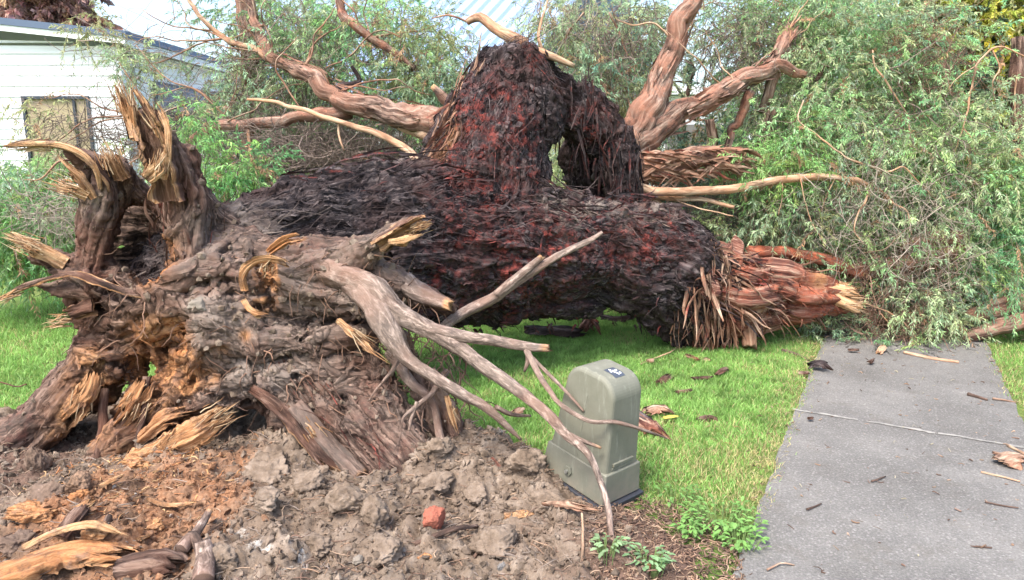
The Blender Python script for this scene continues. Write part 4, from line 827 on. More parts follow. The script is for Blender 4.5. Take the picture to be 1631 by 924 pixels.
# --- shaggy red stub at the far end of the trunk
V, F, fib, m = tube(pchain([(1095, 450, 6.15, .34), (1150, 462, 6.12, .31), (1210, 468, 6.15, .255), (1270, 468, 6.2, .2), (1318, 474, 6.25, .13), (1352, 482, 6.3, .07)], .05, 8, .025), 64, .34, 5, 5.)
c1 = [P(1225, 470, 6), P(1300, 455, 6.05), P(1180, 450, 5.9), P(1280, 480, 6.1), P(1330, 475, 6.15)]
m[:, 0] = np.clip(sum(np.exp(-((V - c) ** 2).sum(1) / .04) for c in c1), 0, 1) * .8
m[:, 2] = np.clip(np.exp(-((V - P(1305, 445, 6.05)) ** 2).sum(1) / .006) * 1.1, 0, 1); m[:, 3] = .25
stub = mk('broken_limb', V, F, M['red_bark'], tree, attrs={'fib': fib, 'mask': m})
for L, kk in (([(1325, 472, 6.1, .06), (1355, 486, 6.08, .05), (1376, 494, 6.08, .045)], dict(seed=2, rag=.15)), ([(1315, 455, 6.12, .05), (1348, 464, 6.12, .045), (1374, 474, 6.12, .03)], dict(seed=3, rag=.4)), ([(1315, 452, 6.3, .03), (1345, 456, 6.3, .03), (1375, 468, 6.3, .02)], dict(seed=4, rag=.4))):
    slab('splinter', L, M['pale_bark'], tree, curl=1.2, thick=.02, amp=.008, pale=1, up=FR, flip=True, **kk)
limb('limb', [(1185, 490, 5.95, .06), (1192, 520, 5.9, .055), (1194, 552, 5.86, .05)], M['strip_bark'], nv=18, amp=.3, wob=0, step=.02, ragged=.06)

# --- hanging and peeling bark: ribbons laid along a line, hanging or following a limb
def ribbons(C0, d0, L, w, n=10, droop=.3, seed=0, jit=.18, colr=None):
    r = np.random.default_rng(seed); N_ = len(C0); C = np.zeros((N_, n, 3)); p = C0.copy(); d = nrm(d0)
    for i in range(n):
        C[:, i] = p; p = p + d * (L / n)[:, None]; d = nrm(d + r.normal(size=(N_, 3)) * jit + [0, 0, -droop / n * 3])
    T = nrm(np.gradient(C, axis=1)); rv = nrm(r.normal(size=(N_, 3)) * [1, .5, .6])[:, None]; U = nrm(np.cross(T, rv)); Nn = np.cross(T, U)
    tap = (1 - np.linspace(0, 1, n) ** 3 * .8)[None, :, None]; w_ = w[:, None, None] * tap
    V = np.stack([C - U * w_, C + Nn * w_ * .35, C + U * w_], 2); b = (np.arange(N_)[:, None, None] * n + np.arange(n - 1)[None, :, None]) * 3; j = np.arange(2)
    Q = np.stack([b + j, b + j + 1, b + 3 + j + 1, b + 3 + j], -1).reshape(-1, 4)
    s = np.broadcast_to((np.linspace(0, 1, n)[None, :, None] * L[:, None, None] + np.arange(N_)[:, None, None] * .37), (N_, n, 3)); x = np.broadcast_to(np.array([-1, 0, 1.])[None, None] * w_, (N_, n, 3))
    fib = np.stack([s.ravel(), x.ravel(), np.repeat(np.arange(N_) * .11, n * 3)], 1); m = np.zeros((len(fib), 4)); m[:, 3] = .5
    m[:, 0] = np.repeat(r.uniform(0, 1, N_) ** 2, n * 3)
    return V.reshape(-1, 3), [Q], fib, m
def on_tube(L, n, r, seed, spread=1.0, k=.95):
    C = pchain(L, 0, 0, .05); T, N_, B = frames(C); g_ = np.random.default_rng(seed); i = g_.integers(0, len(C), n); th = g_.uniform(0, 2 * np.pi, n)
    return C[i, :3] + (N_[i] * np.cos(th)[:, None] + B[i] * np.sin(th)[:, None]) * C[i, 3:4] * k, T[i], th, g_
def bark_part(name, L, n, Lr, wr, seed, along=1.0, down=.4, droop=.3, mat='strip_bark', jit=.12):
    p, T, th, g_ = on_tube(L, n, 0, seed); d = T * along * g_.choice([1, 1, 1, -1], n)[:, None] + g_.normal(size=(n, 3)) * .15 + [0, 0, -down]
    V, F, fib, m = ribbons(p, d, g_.uniform(*Lr, n), g_.uniform(*wr, n), 8, droop, seed, jit)
    return mk(name, V, F, M[mat], tree, attrs={'fib': fib, 'mask': m}, kind='stuff')
bark_part('hanging_bark', [(1090, 430, 6.0, .38), (1125, 450, 6.0, .3), (1150, 470, 6.0, .24)], 190, (.08, .5), (.006, .02), 1, .35, 1.0, .6)
bark_part('hanging_bark', [(1130, 460, 6.12, .34), (1220, 468, 6.15, .25), (1290, 468, 6.2, .17)], 620, (.06, .3), (.003, .013), 2, 1, .12, .12, 'red_bark', .2)
bark_part('hanging_bark', [(1115, 445, 6.12, .36), (1180, 455, 6.12, .29), (1270, 462, 6.2, .2)], 420, (.1, .4), (.003, .012), 22, 1, .15, .2, 'strip_bark', .2)
bark_part('hanging_bark', [(1060, 430, 6.0, .35), (1110, 450, 6.08, .34), (1160, 462, 6.12, .31)], 420, (.12, .5), (.004, .016), 31, 1, .1, .15, 'trunk_bark', .18)
bark_part('hanging_bark', [(1085, 440, 6.0, .35), (1130, 455, 6.1, .34), (1180, 465, 6.12, .3)], 260, (.15, .6), (.004, .014), 32, 1, .25, .3, 'strip_bark', .2)
bark_part('hanging_bark', [(1110, 500, 5.95, .2), (1150, 530, 6.0, .14)], 160, (.1, .3), (.005, .016), 3, .3, .9, .5)
bark_part('hanging_bark', [(640, 480, 4.75, .1), (760, 495, 5.2, .14), (870, 500, 5.5, .12), (960, 490, 5.7, .12), (1060, 500, 5.9, .15)], 130, (.03, .12), (.004, .014), 4, .7, .5, .5, 'trunk_bark')
bark_part('hanging_bark', [(690, 265, 5.4, .12), (720, 215, 5.45, .12), (760, 130, 5.7, .12)], 130, (.12, .4), (.005, .014), 5, 1, .0, .1)
bark_part('hanging_bark', [(900, 120, 5.95, .2), (925, 190, 6.0, .2), (985, 240, 6.15, .2), (1000, 300, 6.2, .12)], 200, (.1, .4), (.005, .015), 6, .3, 1, .5, 'trunk_bark')
bark_part('hanging_bark', [(995, 210, 6.5, .18), (1005, 270, 6.5, .15), (1010, 320, 6.5, .13)], 160, (.15, .4), (.006, .016), 7, .3, .9, .4)
bark_part('hanging_bark', [(450, 330, 4.5, .2), (600, 300, 4.9, .24), (760, 300, 5.3, .25), (900, 350, 5.5, .25), (1060, 350, 6, .2)], 380, (.1, .45), (.003, .01), 8, 1, .0, .1, 'trunk_bark', .1)
bark_part('hanging_bark', [(300, 390, 4.0, .2), (290, 290, 3.95, .09), (262, 225, 3.92, .06)], 130, (.05, .25), (.003, .009), 9, 1, .1, .2, 'root_bark')

bark_part('log_fibres', [(470, 575, 3.86, .14), (515, 635, 3.74, .15), (565, 695, 3.60, .14), (612, 745, 3.48, .12)], 260, (.05, .25), (.002, .007), 61, 1, .0, .03, 'root_bark', .08)
# --- standing and lying limbs of the crown
Lm = dict(nv=36, amp=.17, wob=.05, step=.03, lump=.12)
UP1 = [(1005, 330, 6.5, .12), (1000, 255, 6.5, .13), (1020, 200, 6.55, .125), (1046, 140, 6.6, .105), (1062, 100, 6.65, .085), (1078, 72, 6.68, .082), (1084, 40, 6.7, .080), (1108, -10, 6.8, .078), (1135, -60, 6.9, .075)]
limb('limb', UP1, lb, red=.6, **Lm)
RT1 = [(1000, 240, 6.5, .12), (1060, 197, 6.55, .10), (1110, 168, 6.6, .085), (1160, 147, 6.7, .08), (1200, 120, 6.8, .07), (1234, 92, 6.9, .055), (1252, 65, 7.0, .05), (1258, 45, 7.1, .035)]
limb('limb', RT1, lb, red=.5, **Lm)
limb('limb', [(1200, 125, 6.8, .06), (1240, 105, 6.85, .05), (1280, 118, 6.9, .03)], lb, red=.6, **Lm)
limb('limb', [(1238, 105, 6.9, .05), (1225, 140, 6.9, .045), (1215, 175, 6.95, .04)], lb, **Lm)
limb('limb', [(1195, 145, 6.8, .04), (1180, 190, 6.8, .035), (1165, 215, 6.8, .03), (1155, 250, 6.8, .03)], lb, red=.9, **Lm)
limb('limb', [(1010, 262, 6.5, .1), (1060, 260, 6.5, .10), (1120, 250, 6.55, .085), (1180, 245, 6.6, .05)], lb, red=.3, nv=24, amp=.3, wob=.03, step=.04)
limb('limb', [(1000, 292, 6.3, .05), (1040, 305, 6.3, .038), (1100, 306, 6.3, .036), (1170, 300, 6.3, .036), (1230, 288, 6.3, .033), (1290, 282, 6.35, .03), (1350, 284, 6.4, .026), (1390, 298, 6.45, .02), (1420, 320, 6.5, .014)], pb, nv=14, amp=.07, wob=.02, step=.05)
limb('limb', [(1020, 310, 6.4, .03), (1060, 315, 6.4, .024), (1120, 318, 6.35, .02), (1170, 330, 6.3, .015)], pb, nv=10, amp=.07, wob=.02)
limb('limb', [(1020, 300, 6.5, .05), (1045, 325, 6.45, .05), (1060, 350, 6.45, .04)], pb, nv=12, amp=.07, wob=.02)
bark_part('hanging_bark', [(1010, 265, 6.4, .12), (1060, 262, 6.4, .12), (1120, 255, 6.45, .10), (1180, 247, 6.5, .06)], 200, (.1, .4), (.006, .018), 10, 1, .15, .2)
bark_part('hanging_bark', UP1[:6], 260, (.06, .3), (.004, .018), 11, 1, .0, .05, 'limb_bark', .06)
bark_part('hanging_bark', RT1, 260, (.06, .3), (.004, .016), 12, 1, .05, .05, 'limb_bark', .06)
bark_part('hanging_bark', [(690, 192, 6.1, .11), (570, 163, 6.5, .10), (495, 118, 6.7, .075), (430, 88, 6.9, .06)], 160, (.06, .3), (.003, .012), 13, 1, .02, .05, 'limb_bark', .06)
# left side
limb('limb', [(745, 205, 5.9, .12), (690, 196, 6.1, .095), (630, 180, 6.3, .088), (570, 166, 6.5, .088), (530, 148, 6.6, .07), (495, 121, 6.7, .058), (460, 104, 6.8, .05), (430, 88, 6.9, .045), (418, 55, 7.0, .042), (405, 20, 7.1, .04), (388, -20, 7.2, .035)], lb, nv=30, amp=.16, wob=.04, step=.03, red=.2, lump=.2)
limb('limb', [(740, 235, 5.9, .08), (690, 215, 6.1, .055), (640, 200, 6.3, .05), (590, 180, 6.5, .045)], pb, nv=14, amp=.08, wob=.02)
limb('limb', [(560, 178, 6.6, .06), (520, 185, 6.6, .055), (470, 185, 6.6, .05), (440, 195, 6.6, .05), (400, 198, 6.6, .05), (350, 200, 6.6, .045), (325, 212, 6.6, .04), (290, 228, 6.6, .025)], lb, nv=16, amp=.2, wob=.03, red=.6)
limb('limb', [(672, 270, 5.7, .035), (650, 240, 5.8, .03), (610, 218, 5.9, .026), (560, 200, 6.0, .022), (500, 180, 6.1, .019), (440, 165, 6.2, .016), (395, 157, 6.3, .011)], pb, nv=12, amp=.07, wob=.015)
limb('limb', [(660, 110, 6.9, .03), (620, 80, 6.9, .034), (590, 62, 6.9, .036), (565, 40, 6.9, .04), (545, 20, 7, .04), (540, -20, 7.1, .04)], lb, nv=14, amp=.15, wob=.02, red=.9)
limb('limb', [(725, 172, 6.0, .04), (705, 155, 6.0, .04), (690, 138, 6.0, .02)], lb, nv=14, amp=.2, wob=.01, tip=.03)
limb('limb', [(838, 72, 5.9, .05), (812, 58, 5.9, .045), (785, 42, 5.95, .04), (765, 28, 6.0, .035), (745, 35, 6.05, .025)], pb, nv=14, amp=.1, wob=.01, red=.3)
limb('limb', [(855, 80, 5.95, .03), (875, 88, 5.9, .03), (915, 105, 5.9, .018)], pb, nv=12, amp=.1, wob=.01)
limb('limb', [(868, 90, 6.0, .014), (858, 60, 6.05, .013), (862, 30, 6.1, .01), (875, -5, 6.2, .008)], pb, nv=8, amp=.1, wob=.01)
limb('limb', [(430, 95, 6.9, .03), (400, 75, 6.9, .026), (360, 60, 7.0, .024), (330, 40, 7.0, .02), (300, 0, 7.1, .018)], pb, nv=10, amp=.1, wob=.03, red=.3)
limb('limb', [(560, 105, 6.7, .015), (575, 130, 6.7, .02), (540, 140, 6.6, .018), (560, 160, 6.6, .02)], M['trunk_bark'], nv=10, amp=.1, wob=.04)
limb('limb', [(500, 295, 6.2, .014), (460, 290, 6.2, .018), (430, 282, 6.2, .02), (380, 285, 6.2, .016)], lb, nv=10, amp=.1, wob=.02)
limb('limb', [(395, 200, 6.6, .016), (398, 240, 6.5, .014), (404, 270, 6.4, .012)], pb, nv=8, wob=.02)
limb('limb', [(540, 190, 6.05, .01), (540, 215, 6.05, .01), (548, 240, 6.0, .006)], pb, nv=8, wob=.01)
# limbs buried in the crown to the right, seen through gaps
for L, mt, kw in (([(1340, 430, 6.5, .07), (1400, 428, 6.45, .075), (1460, 420, 6.4, .07), (1540, 400, 6.45, .06)], lb, dict(red=.8)), ([(1430, 392, 6.5, .05), (1480, 384, 6.45, .055), (1540, 376, 6.45, .05)], lb, dict(red=.9)),
                  ([(1380, 440, 6.4, .04), (1320, 418, 6.4, .05), (1260, 402, 6.4, .055), (1190, 398, 6.4, .045)], M['red_bark'], dict(red=.8)),
                  ([(1370, 500, 6.5, .05), (1430, 515, 6.5, .05), (1500, 510, 6.5, .05), (1540, 490, 6.6, .05)], M['strip_bark'], {}), ([(1530, 540, 6.2, .05), (1580, 522, 6.12, .06), (1640, 512, 6.1, .065), (1720, 505, 6.1, .07)], lb, dict(red=.3)),
                  ([(1540, 505, 6.3, .05), (1600, 488, 6.25, .08), (1680, 478, 6.25, .09)], lb, dict(red=.5)), ([(1545, 380, 6.7, .05), (1520, 350, 6.75, .05), (1500, 372, 6.8, .04)], lb, dict(red=.7)),
                  ([(1470, 485, 6.45, .018), (1500, 505, 6.35, .02), (1525, 530, 6.3, .016)], M['root_bark'], {}), ([(1622, 60, 7.2, .05), (1618, 150, 7.1, .06), (1625, 230, 7.0, .065), (1640, 330, 7.0, .07)], M['root_bark'], {}),
                  ([(1300, 130, 7.2, .02), (1315, 105, 7.2, .025), (1330, 95, 7.2, .012)], M['root_bark'], {}), ([(1130, 190, 7.6, .04), (1135, 230, 7.6, .05), (1140, 290, 7.6, .05)], lb, {}),
                  ([(1230, 175, 7, .05), (1215, 230, 7, .05), (1210, 300, 7, .05)], lb, {}), ([(385, -10, 7.6, .07), (398, 60, 7.6, .075), (400, 130, 7.7, .08), (395, 300, 7.8, .09)], lb, dict(red=.4))):
    limb('limb', L, mt, nv=16, amp=.22, wob=.03, **kw)

# bare winding branches drawn over the foliage
BR = [[(1265, 195, 6.6, .006), (1280, 160, 6.55, .009), (1272, 190, 6.5, .009), (1300, 215, 6.45, .011), (1330, 240, 6.4, .012), (1370, 258, 6.35, .012), (1410, 272, 6.3, .011), (1440, 265, 6.3, .009), (1465, 290, 6.3, .007), (1490, 318, 6.3, .005), (1530, 310, 6.3, .004)],
      [(1390, 80, 6.9, .010), (1395, 105, 6.85, .012), (1415, 135, 6.8, .013), (1440, 175, 6.8, .010), (1450, 230, 6.7, .006)],
      [(1600, 75, 6.6, .012), (1580, 78, 6.6, .012), (1555, 105, 6.55, .013), (1548, 145, 6.55, .012), (1540, 180, 6.5, .010), (1535, 205, 6.5, .008), (1520, 240, 6.5, .004)],
      [(1580, 78, 6.6, .010), (1592, 110, 6.6, .009), (1580, 130, 6.6, .007), (1588, 165, 6.6, .004)], [(1600, 75, 6.6, .010), (1620, 85, 6.6, .01), (1640, 92, 6.6, .01)],
      [(1555, 105, 6.55, .008), (1530, 120, 6.5, .006), (1508, 143, 6.5, .003)], [(1535, 205, 6.5, .006), (1550, 225, 6.45, .005), (1552, 250, 6.45, .003)], [(1620, 120, 6.9, .01), (1612, 170, 6.9, .01), (1622, 215, 6.8, .008), (1600, 225, 6.8, .004)],
      [(1245, 285, 6.3, .006), (1245, 310, 6.25, .006), (1238, 340, 6.2, .004)], [(1275, 285, 6.3, .007), (1282, 320, 6.25, .006), (1295, 360, 6.2, .006), (1310, 385, 6.2, .004)],
      [(1330, 285, 6.35, .006), (1315, 315, 6.3, .006), (1305, 340, 6.3, .003)], [(1385, 300, 6.4, .014), (1378, 320, 6.3, .012), (1365, 340, 6.25, .010), (1365, 370, 6.2, .008), (1378, 390, 6.2, .005)],
      [(1400, 300, 6.4, .014), (1425, 325, 6.35, .012), (1450, 345, 6.3, .01), (1455, 375, 6.25, .006)], [(1190, 265, 6.5, .012), (1210, 270, 6.45, .012), (1235, 285, 6.4, .009), (1250, 300, 6.3, .006)],
      [(1370, 480, 6.2, .008), (1420, 500, 6.15, .008), (1450, 520, 6.1, .007), (1460, 545, 6.05, .004)], [(1385, 450, 6.3, .007), (1400, 490, 6.2, .006), (1430, 540, 6.1, .004)],
      [(640, 60, 6.8, .008), (600, 50, 6.8, .01), (560, 90, 6.8, .01), (520, 110, 6.8, .007)], [(930, 20, 7, .012), (905, 50, 7, .014), (900, 70, 7, .01), (912, 90, 6.9, .006)], [(970, 20, 7.2, .012), (985, 50, 7.2, .014), (1000, 90, 7.1, .01)],
      [(745, 35, 6.05, .012), (720, 25, 6.1, .01), (690, 30, 6.2, .006)], [(785, 42, 5.95, .008), (800, 62, 5.9, .006), (815, 80, 5.9, .003)], [(1060, 310, 6.4, .01), (1090, 325, 6.3, .009), (1130, 335, 6.25, .009), (1165, 345, 6.2, .006)],
      [(200, 180, 6.3, .010), (160, 170, 6.3, .009), (120, 150, 6.3, .007), (80, 155, 6.3, .004)], [(240, 170, 6.5, .012), (180, 185, 6.4, .01), (120, 200, 6.3, .008), (75, 235, 6.2, .004)], [(300, 165, 6.6, .012), (240, 185, 6.5, .01), (170, 195, 6.4, .009), (100, 230, 6.3, .005)],
      [(190, 100, 6.9, .008), (210, 130, 6.8, .008), (230, 165, 6.7, .006)], [(420, 40, 7, .015), (370, 60, 7, .012), (300, 75, 7, .01), (250, 100, 7, .007), (200, 95, 7, .004)], [(380, 80, 7, .012), (330, 50, 7, .01), (270, 40, 7, .007), (230, 15, 7, .005)],
      [(375, 200, 6.6, .01), (320, 150, 6.6, .009), (260, 120, 6.6, .007), (215, 70, 6.6, .004)], [(160, 275, 4.4, .006), (120, 258, 4.3, .01), (90, 262, 4.2, .008), (60, 285, 4.2, .006), (35, 290, 4.2, .003)], [(345, 165, 6.6, .008), (300, 140, 6.6, .007), (240, 150, 6.6, .005)],
      [(480, 175, 6.4, .008), (455, 140, 6.4, .01), (440, 100, 6.4, .008), (470, 60, 6.4, .005)], [(200, 265, 4.6, .006), (240, 240, 5.0, .008), (290, 235, 5.4, .008)], [(260, 290, 5.2, .006), (240, 300, 5, .007), (215, 320, 4.8, .005)]]
rb2 = np.random.default_rng(21)
for k_ in range(26):              # forking side branches of the left limbs and of the upright ones
    x, y, Y_ = [(430, 90, 6.9), (480, 112, 6.75), (530, 148, 6.6), (590, 60, 6.9), (410, 30, 7.05), (360, 60, 7.0), (350, 200, 6.6), (1075, 75, 6.7), (1245, 80, 7.0), (1160, 147, 6.7)][k_ % 10]; a_ = rb2.uniform(-2.9, -.2) if k_ % 10 < 7 else rb2.uniform(-2.4, .2); r0_ = rb2.uniform(.008, .018); pts_ = []
    for i_ in range(7):
        pts_.append((x, y, Y_, r0_ * (1 - i_ * .13))); a_ += rb2.normal() * .38; st_ = rb2.uniform(18, 34); x += st_ * math.cos(a_); y += st_ * math.sin(a_) * .8; Y_ += rb2.normal() * .05
    BR.append(pts_)
for L in BR: limb('branch', [(a, b, c, d * .72) for a, b, c, d in L], pb if L[0][0] > 1000 else M['strip_bark'], nv=6, amp=.06, wob=.025, step=.04)

# ------------------------------------------------------------------ foliage
def sprays(base, dirs, L, nl, lL, lW, droop, r, cols, tw=.0022, twc=(.25, .19, .13)):
    N_ = len(base); dirs = nrm(dirs); t = (np.arange(nl) + r.uniform(0, 1, (N_, nl))) / nl * .9 + .1
    z = np.array([0, 0, 1.0]); dr = droop * r.uniform(.4, 1.4, N_)
    pos = base[:, None] + dirs[:, None] * (L[:, None] * t)[..., None] - z * (dr[:, None] * L[:, None] * t ** 2)[..., None]
    tan = nrm(dirs[:, None] - z * (2 * dr[:, None] * t)[..., None])
    ld = nrm(tan * .75 + nrm(r.normal(size=(N_, nl, 3))) * .75 - z * .3); sd_ = nrm(np.cross(ld, r.normal(size=(N_, nl, 3))))
    l = lL * r.uniform(.6, 1.3, (N_, nl, 1)); w = lW * r.uniform(.7, 1.3, (N_, nl, 1)); bend = np.cross(ld, sd_) * l * .12
    V = np.stack([pos, pos + ld * l * .45 + sd_ * w + bend, pos + ld * l - z * l * .1, pos + ld * l * .45 - sd_ * w + bend], 2).reshape(-1, 3)
    Q = np.arange(len(V)).reshape(-1, 4); c = cols[:, None] * r.uniform(.7, 1.35, (N_, nl, 1)) * (1 + r.normal(size=(N_, nl, 3)) * .06)
    c = np.repeat(c.reshape(-1, 3), 4, 0); s = np.linspace(0, 1, 5)
    C = base[:, None] + dirs[:, None] * (L[:, None] * s)[..., None] - z * (dr[:, None] * L[:, None] * s ** 2)[..., None]
    TV, TQ = tubes(C, np.ones((N_, 1)) * np.linspace(tw, tw * .4, 5), 3); tc = np.tile(np.array(twc), (len(TV), 1))
    return V, Q, c, TV, TQ, tc
def c4(c): return np.hstack([np.clip(c, 0, 1), np.ones((len(c), 1))])
def ell(px, py, Y, rx, ry, rY, n, r, shell=.5):
    c = P(px, py, Y); s = Y / FPX; d = nrm(r.normal(size=(n, 3))); k = r.uniform(shell ** 3, 1, (n, 1)) ** (1 / 3)
    k *= 1 + .25 * fbm(d * 2.2 + px, 2, int(px) % 50)[:, None]
    return c + d * k * [rx * s, rY, ry * s], d
GS = 1.5
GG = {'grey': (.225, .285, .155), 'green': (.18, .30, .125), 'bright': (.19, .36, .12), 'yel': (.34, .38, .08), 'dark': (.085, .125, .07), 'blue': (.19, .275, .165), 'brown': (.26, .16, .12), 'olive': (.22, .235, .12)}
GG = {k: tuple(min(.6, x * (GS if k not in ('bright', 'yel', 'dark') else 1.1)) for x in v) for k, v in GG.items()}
def foliage(cl, parent=None, seed=0, name='foliage', size=1.0, leaf=(.046, .0045), **kw):
    r = np.random.default_rng(seed); out = []
    for px, py, Y, rx, ry, rY, n, cname, *ex in cl:
        nb = max(3, n // 16); b0, _ = ell(px, py, Y, rx, ry, rY, nb, r, .3); bc = r.uniform(.65, 1.35, nb)[:, None]; hue = r.normal(size=(nb, 1)) * [.03, .008, -.012]
        i = r.integers(0, nb, n); sc = Y / FPX * (rx + ry) / 2 * .28 + .05
        base = b0[i] + r.normal(size=(n, 3)) * sc * [1, 1, .8]; d = nrm((base - P(px, py, Y)) * .8 + r.normal(size=(n, 3)) * .45 + [0, -.1, -.15])
        base[:, 2] = np.maximum(base[:, 2], .03); col = np.array(GG[cname]) * bc[i] + hue[i]; L = r.uniform(.14, .36, n) * size * (.8 + Y / 30); dead = r.uniform(0, 1, n) < .05; col[dead] = np.array([.34, .22, .12]) * r.uniform(.7, 1.3, (dead.sum(), 1))
        v = sprays(base, d, L, 30, leaf[0] * size * (.75 + Y / 25), leaf[1] * size * (.75 + Y / 18), .35, r, np.clip(col, .01, 1)); v[0][:, 2] = np.maximum(v[0][:, 2], .012); out.append(v)
    V, F, c = merge([(a, [b], d) for a, b, d, *_ in out]); tV, tF, tc = merge([(a, [b], d) for *_, a, b, d in out])
    m = np.concatenate([np.zeros(sum(len(f) for f in F)), np.ones(sum(len(f) for f in tF))])
    o = mk(name, np.vstack([V, tV]), F + [f + len(V) for f in tF], [M['leaf'], M['twig']], parent, attrs={'col': c4(np.vstack([c, tc]))}, smooth=False, midx=m, **kw)
    return o
CROWN = [[(1250, 235, 6.9, 70, 60, .35, 330, 'green'), (1215, 270, 6.7, 45, 45, .25, 220, 'bright')],
         [(1330, 120, 7.5, 110, 95, .6, 620, 'grey'), (1290, 60, 7.9, 110, 60, .6, 360, 'green')], [(1440, 160, 7.5, 100, 110, .6, 600, 'green'), (1400, 60, 8.0, 110, 60, .6, 380, 'grey')],
         [(1340, 230, 7.0, 110, 60, .45, 460, 'grey'), (1450, 260, 6.9, 110, 60, .45, 420, 'green')], [(1350, 340, 6.8, 110, 50, .4, 330, 'blue'), (1240, 360, 6.7, 90, 45, .35, 320, 'grey')],
         [(1560, 250, 6.8, 80, 75, .4, 430, 'grey'), (1590, 320, 6.7, 60, 60, .35, 360, 'green')], [(1500, 370, 6.7, 110, 60, .4, 420, 'grey'), (1565, 410, 6.5, 50, 48, .3, 320, 'green'), (1480, 430, 6.6, 80, 40, .3, 220, 'blue')],
         [(1440, 490, 6.4, 70, 32, .25, 200, 'grey'), (1495, 515, 6.4, 28, 18, .15, 90, 'grey'), (1430, 545, 6.15, 40, 10, .12, 40, 'green'), (1300, 520, 6.5, 60, 10, .2, 80, 'grey'), (1380, 400, 6.6, 70, 40, .3, 200, 'green')],
         [(1180, 60, 8.0, 70, 55, .5, 260, 'grey'), (1240, 20, 8.0, 80, 35, .5, 220, 'green')], [(1020, 60, 7.8, 60, 55, .5, 200, 'grey'), (960, 100, 7.4, 55, 55, .4, 200, 'blue'), (1000, 140, 7.3, 40, 40, .3, 110, 'olive')],
         [(900, 40, 7.4, 60, 35, .5, 170, 'grey'), (930, 120, 7.0, 30, 40, .3, 90, 'blue')],
         [(680, 90, 7.2, 65, 60, .45, 330, 'grey'), (640, 130, 7.4, 80, 50, .45, 200, 'green'), (700, 145, 6.9, 40, 40, .3, 140, 'blue')], [(590, 40, 7.7, 100, 40, .5, 230, 'green'), (500, 70, 7.6, 80, 60, .5, 200, 'grey')],
         [(470, 130, 7.3, 70, 40, .4, 110, 'grey'), (415, 130, 7.6, 55, 55, .4, 120, 'blue'), (440, 40, 7.6, 70, 40, .4, 130, 'green')],
         [(365, 275, 5.6, 45, 18, .25, 130, 'bright', ), (395, 262, 5.7, 30, 14, .2, 50, 'bright'), (300, 195, 6.0, 30, 14, .2, 60, 'bright'), (315, 290, 5.7, 30, 12, .2, 40, 'bright')],
         [(200, 70, 7.2, 22, 40, .25, 20, 'olive'), (160, 40, 7.2, 12, 30, .2, 26, 'olive'), (212, 95, 7.0, 25, 30, .25, 34, 'grey'), (275, 120, 7.4, 30, 22, .3, 10, 'grey'), (375, 80, 7.6, 40, 45, .4, 45, 'grey')],
         [(80, 190, 6.4, 36, 26, .2, 24, 'olive'), (235, 240, 6.4, 60, 30, .3, 40, 'grey'), (290, 160, 6.8, 50, 20, .3, 30, 'grey')]]
for k, cl in enumerate(CROWN): foliage(cl, tree, 100 + k)

def thicket(cl, parent, seed, name='twigs', k=3, **kw):
    """tangled bare twigs: px,py,Y,rx,ry,rY,n,length,colour,direction"""
    r = np.random.default_rng(seed); out = []
    for px, py, Y, rx, ry, rY, n, L, col, dr in cl:
        p, _ = ell(px, py, Y, rx, ry, rY, n, r, .0); d = nrm(r.normal(size=(n, 3)) * [.7, .5, .7] + dr); M_ = 9; C = np.zeros((n, M_, 3)); Ls = L * r.uniform(.4, 1.3, n); dd = r.normal(size=(n, 3)) * .16
        for i in range(M_):
            C[:, i] = p; p = p + d * (Ls / M_)[:, None]; d = nrm(d + r.normal(size=(n, 3)) * .2 + dd + [0, 0, -.04])
        C[:, :, 2] = np.maximum(C[:, :, 2], .01); V, Q = tubes(C, np.linspace(1, .35, M_)[None] * (.0017 + .0045 * r.uniform(0, 1, (n, 1)) ** 4) * (Y / 6.5), k)
        c = np.repeat(np.array(col) * r.uniform(.5, 1.6, (n, 1)), M_ * k, 0); out.append((V, [Q], c))
    V, F, c = merge(out); return mk(name, V, F, M['twig'], parent, attrs={'col': c4(c)}, kind='stuff', **kw)
gb, rb, pg = (.22, .17, .14), (.25, .15, .11), (.38, .32, .26)
thicket([(1480, 90, 7.1, 60, 70, .3, 300, .8, rb, (.2, 0, -.4)), (1400, 330, 6.35, 160, 80, .35, 480, .6, pg, (.1, 0, -.3)), (1480, 420, 6.25, 120, 60, .3, 220, .5, pg, (.1, 0, -.3)), (1340, 200, 6.8, 130, 110, .4, 200, .6, gb, (0, 0, -.3)), (1500, 250, 6.6, 110, 90, .4, 200, .6, gb, (.1, 0, -.2)),
         (1420, 430, 6.4, 120, 50, .3, 420, .5, rb, (.2, 0, -.3)), (1430, 520, 6.2, 90, 28, .2, 300, .35, rb, (.3, 0, -.2)), (1250, 330, 6.6, 90, 50, .3, 200, .5, gb, (.3, 0, -.2)), (1130, 330, 6.9, 90, 30, .3, 250, .5, gb, (.3, 0, 0))], tree, 1)
thicket([(960, 100, 7.2, 80, 90, .5, 450, .6, gb, (0, 0, -.5)), (1030, 60, 7.4, 80, 60, .5, 260, .6, gb, (0, 0, -.5)), (1190, 60, 7.6, 90, 60, .5, 450, .6, gb, (.1, 0, -.5)), (900, 30, 7.2, 60, 30, .4, 200, .5, pg, (0, 0, -.5))], tree, 2)
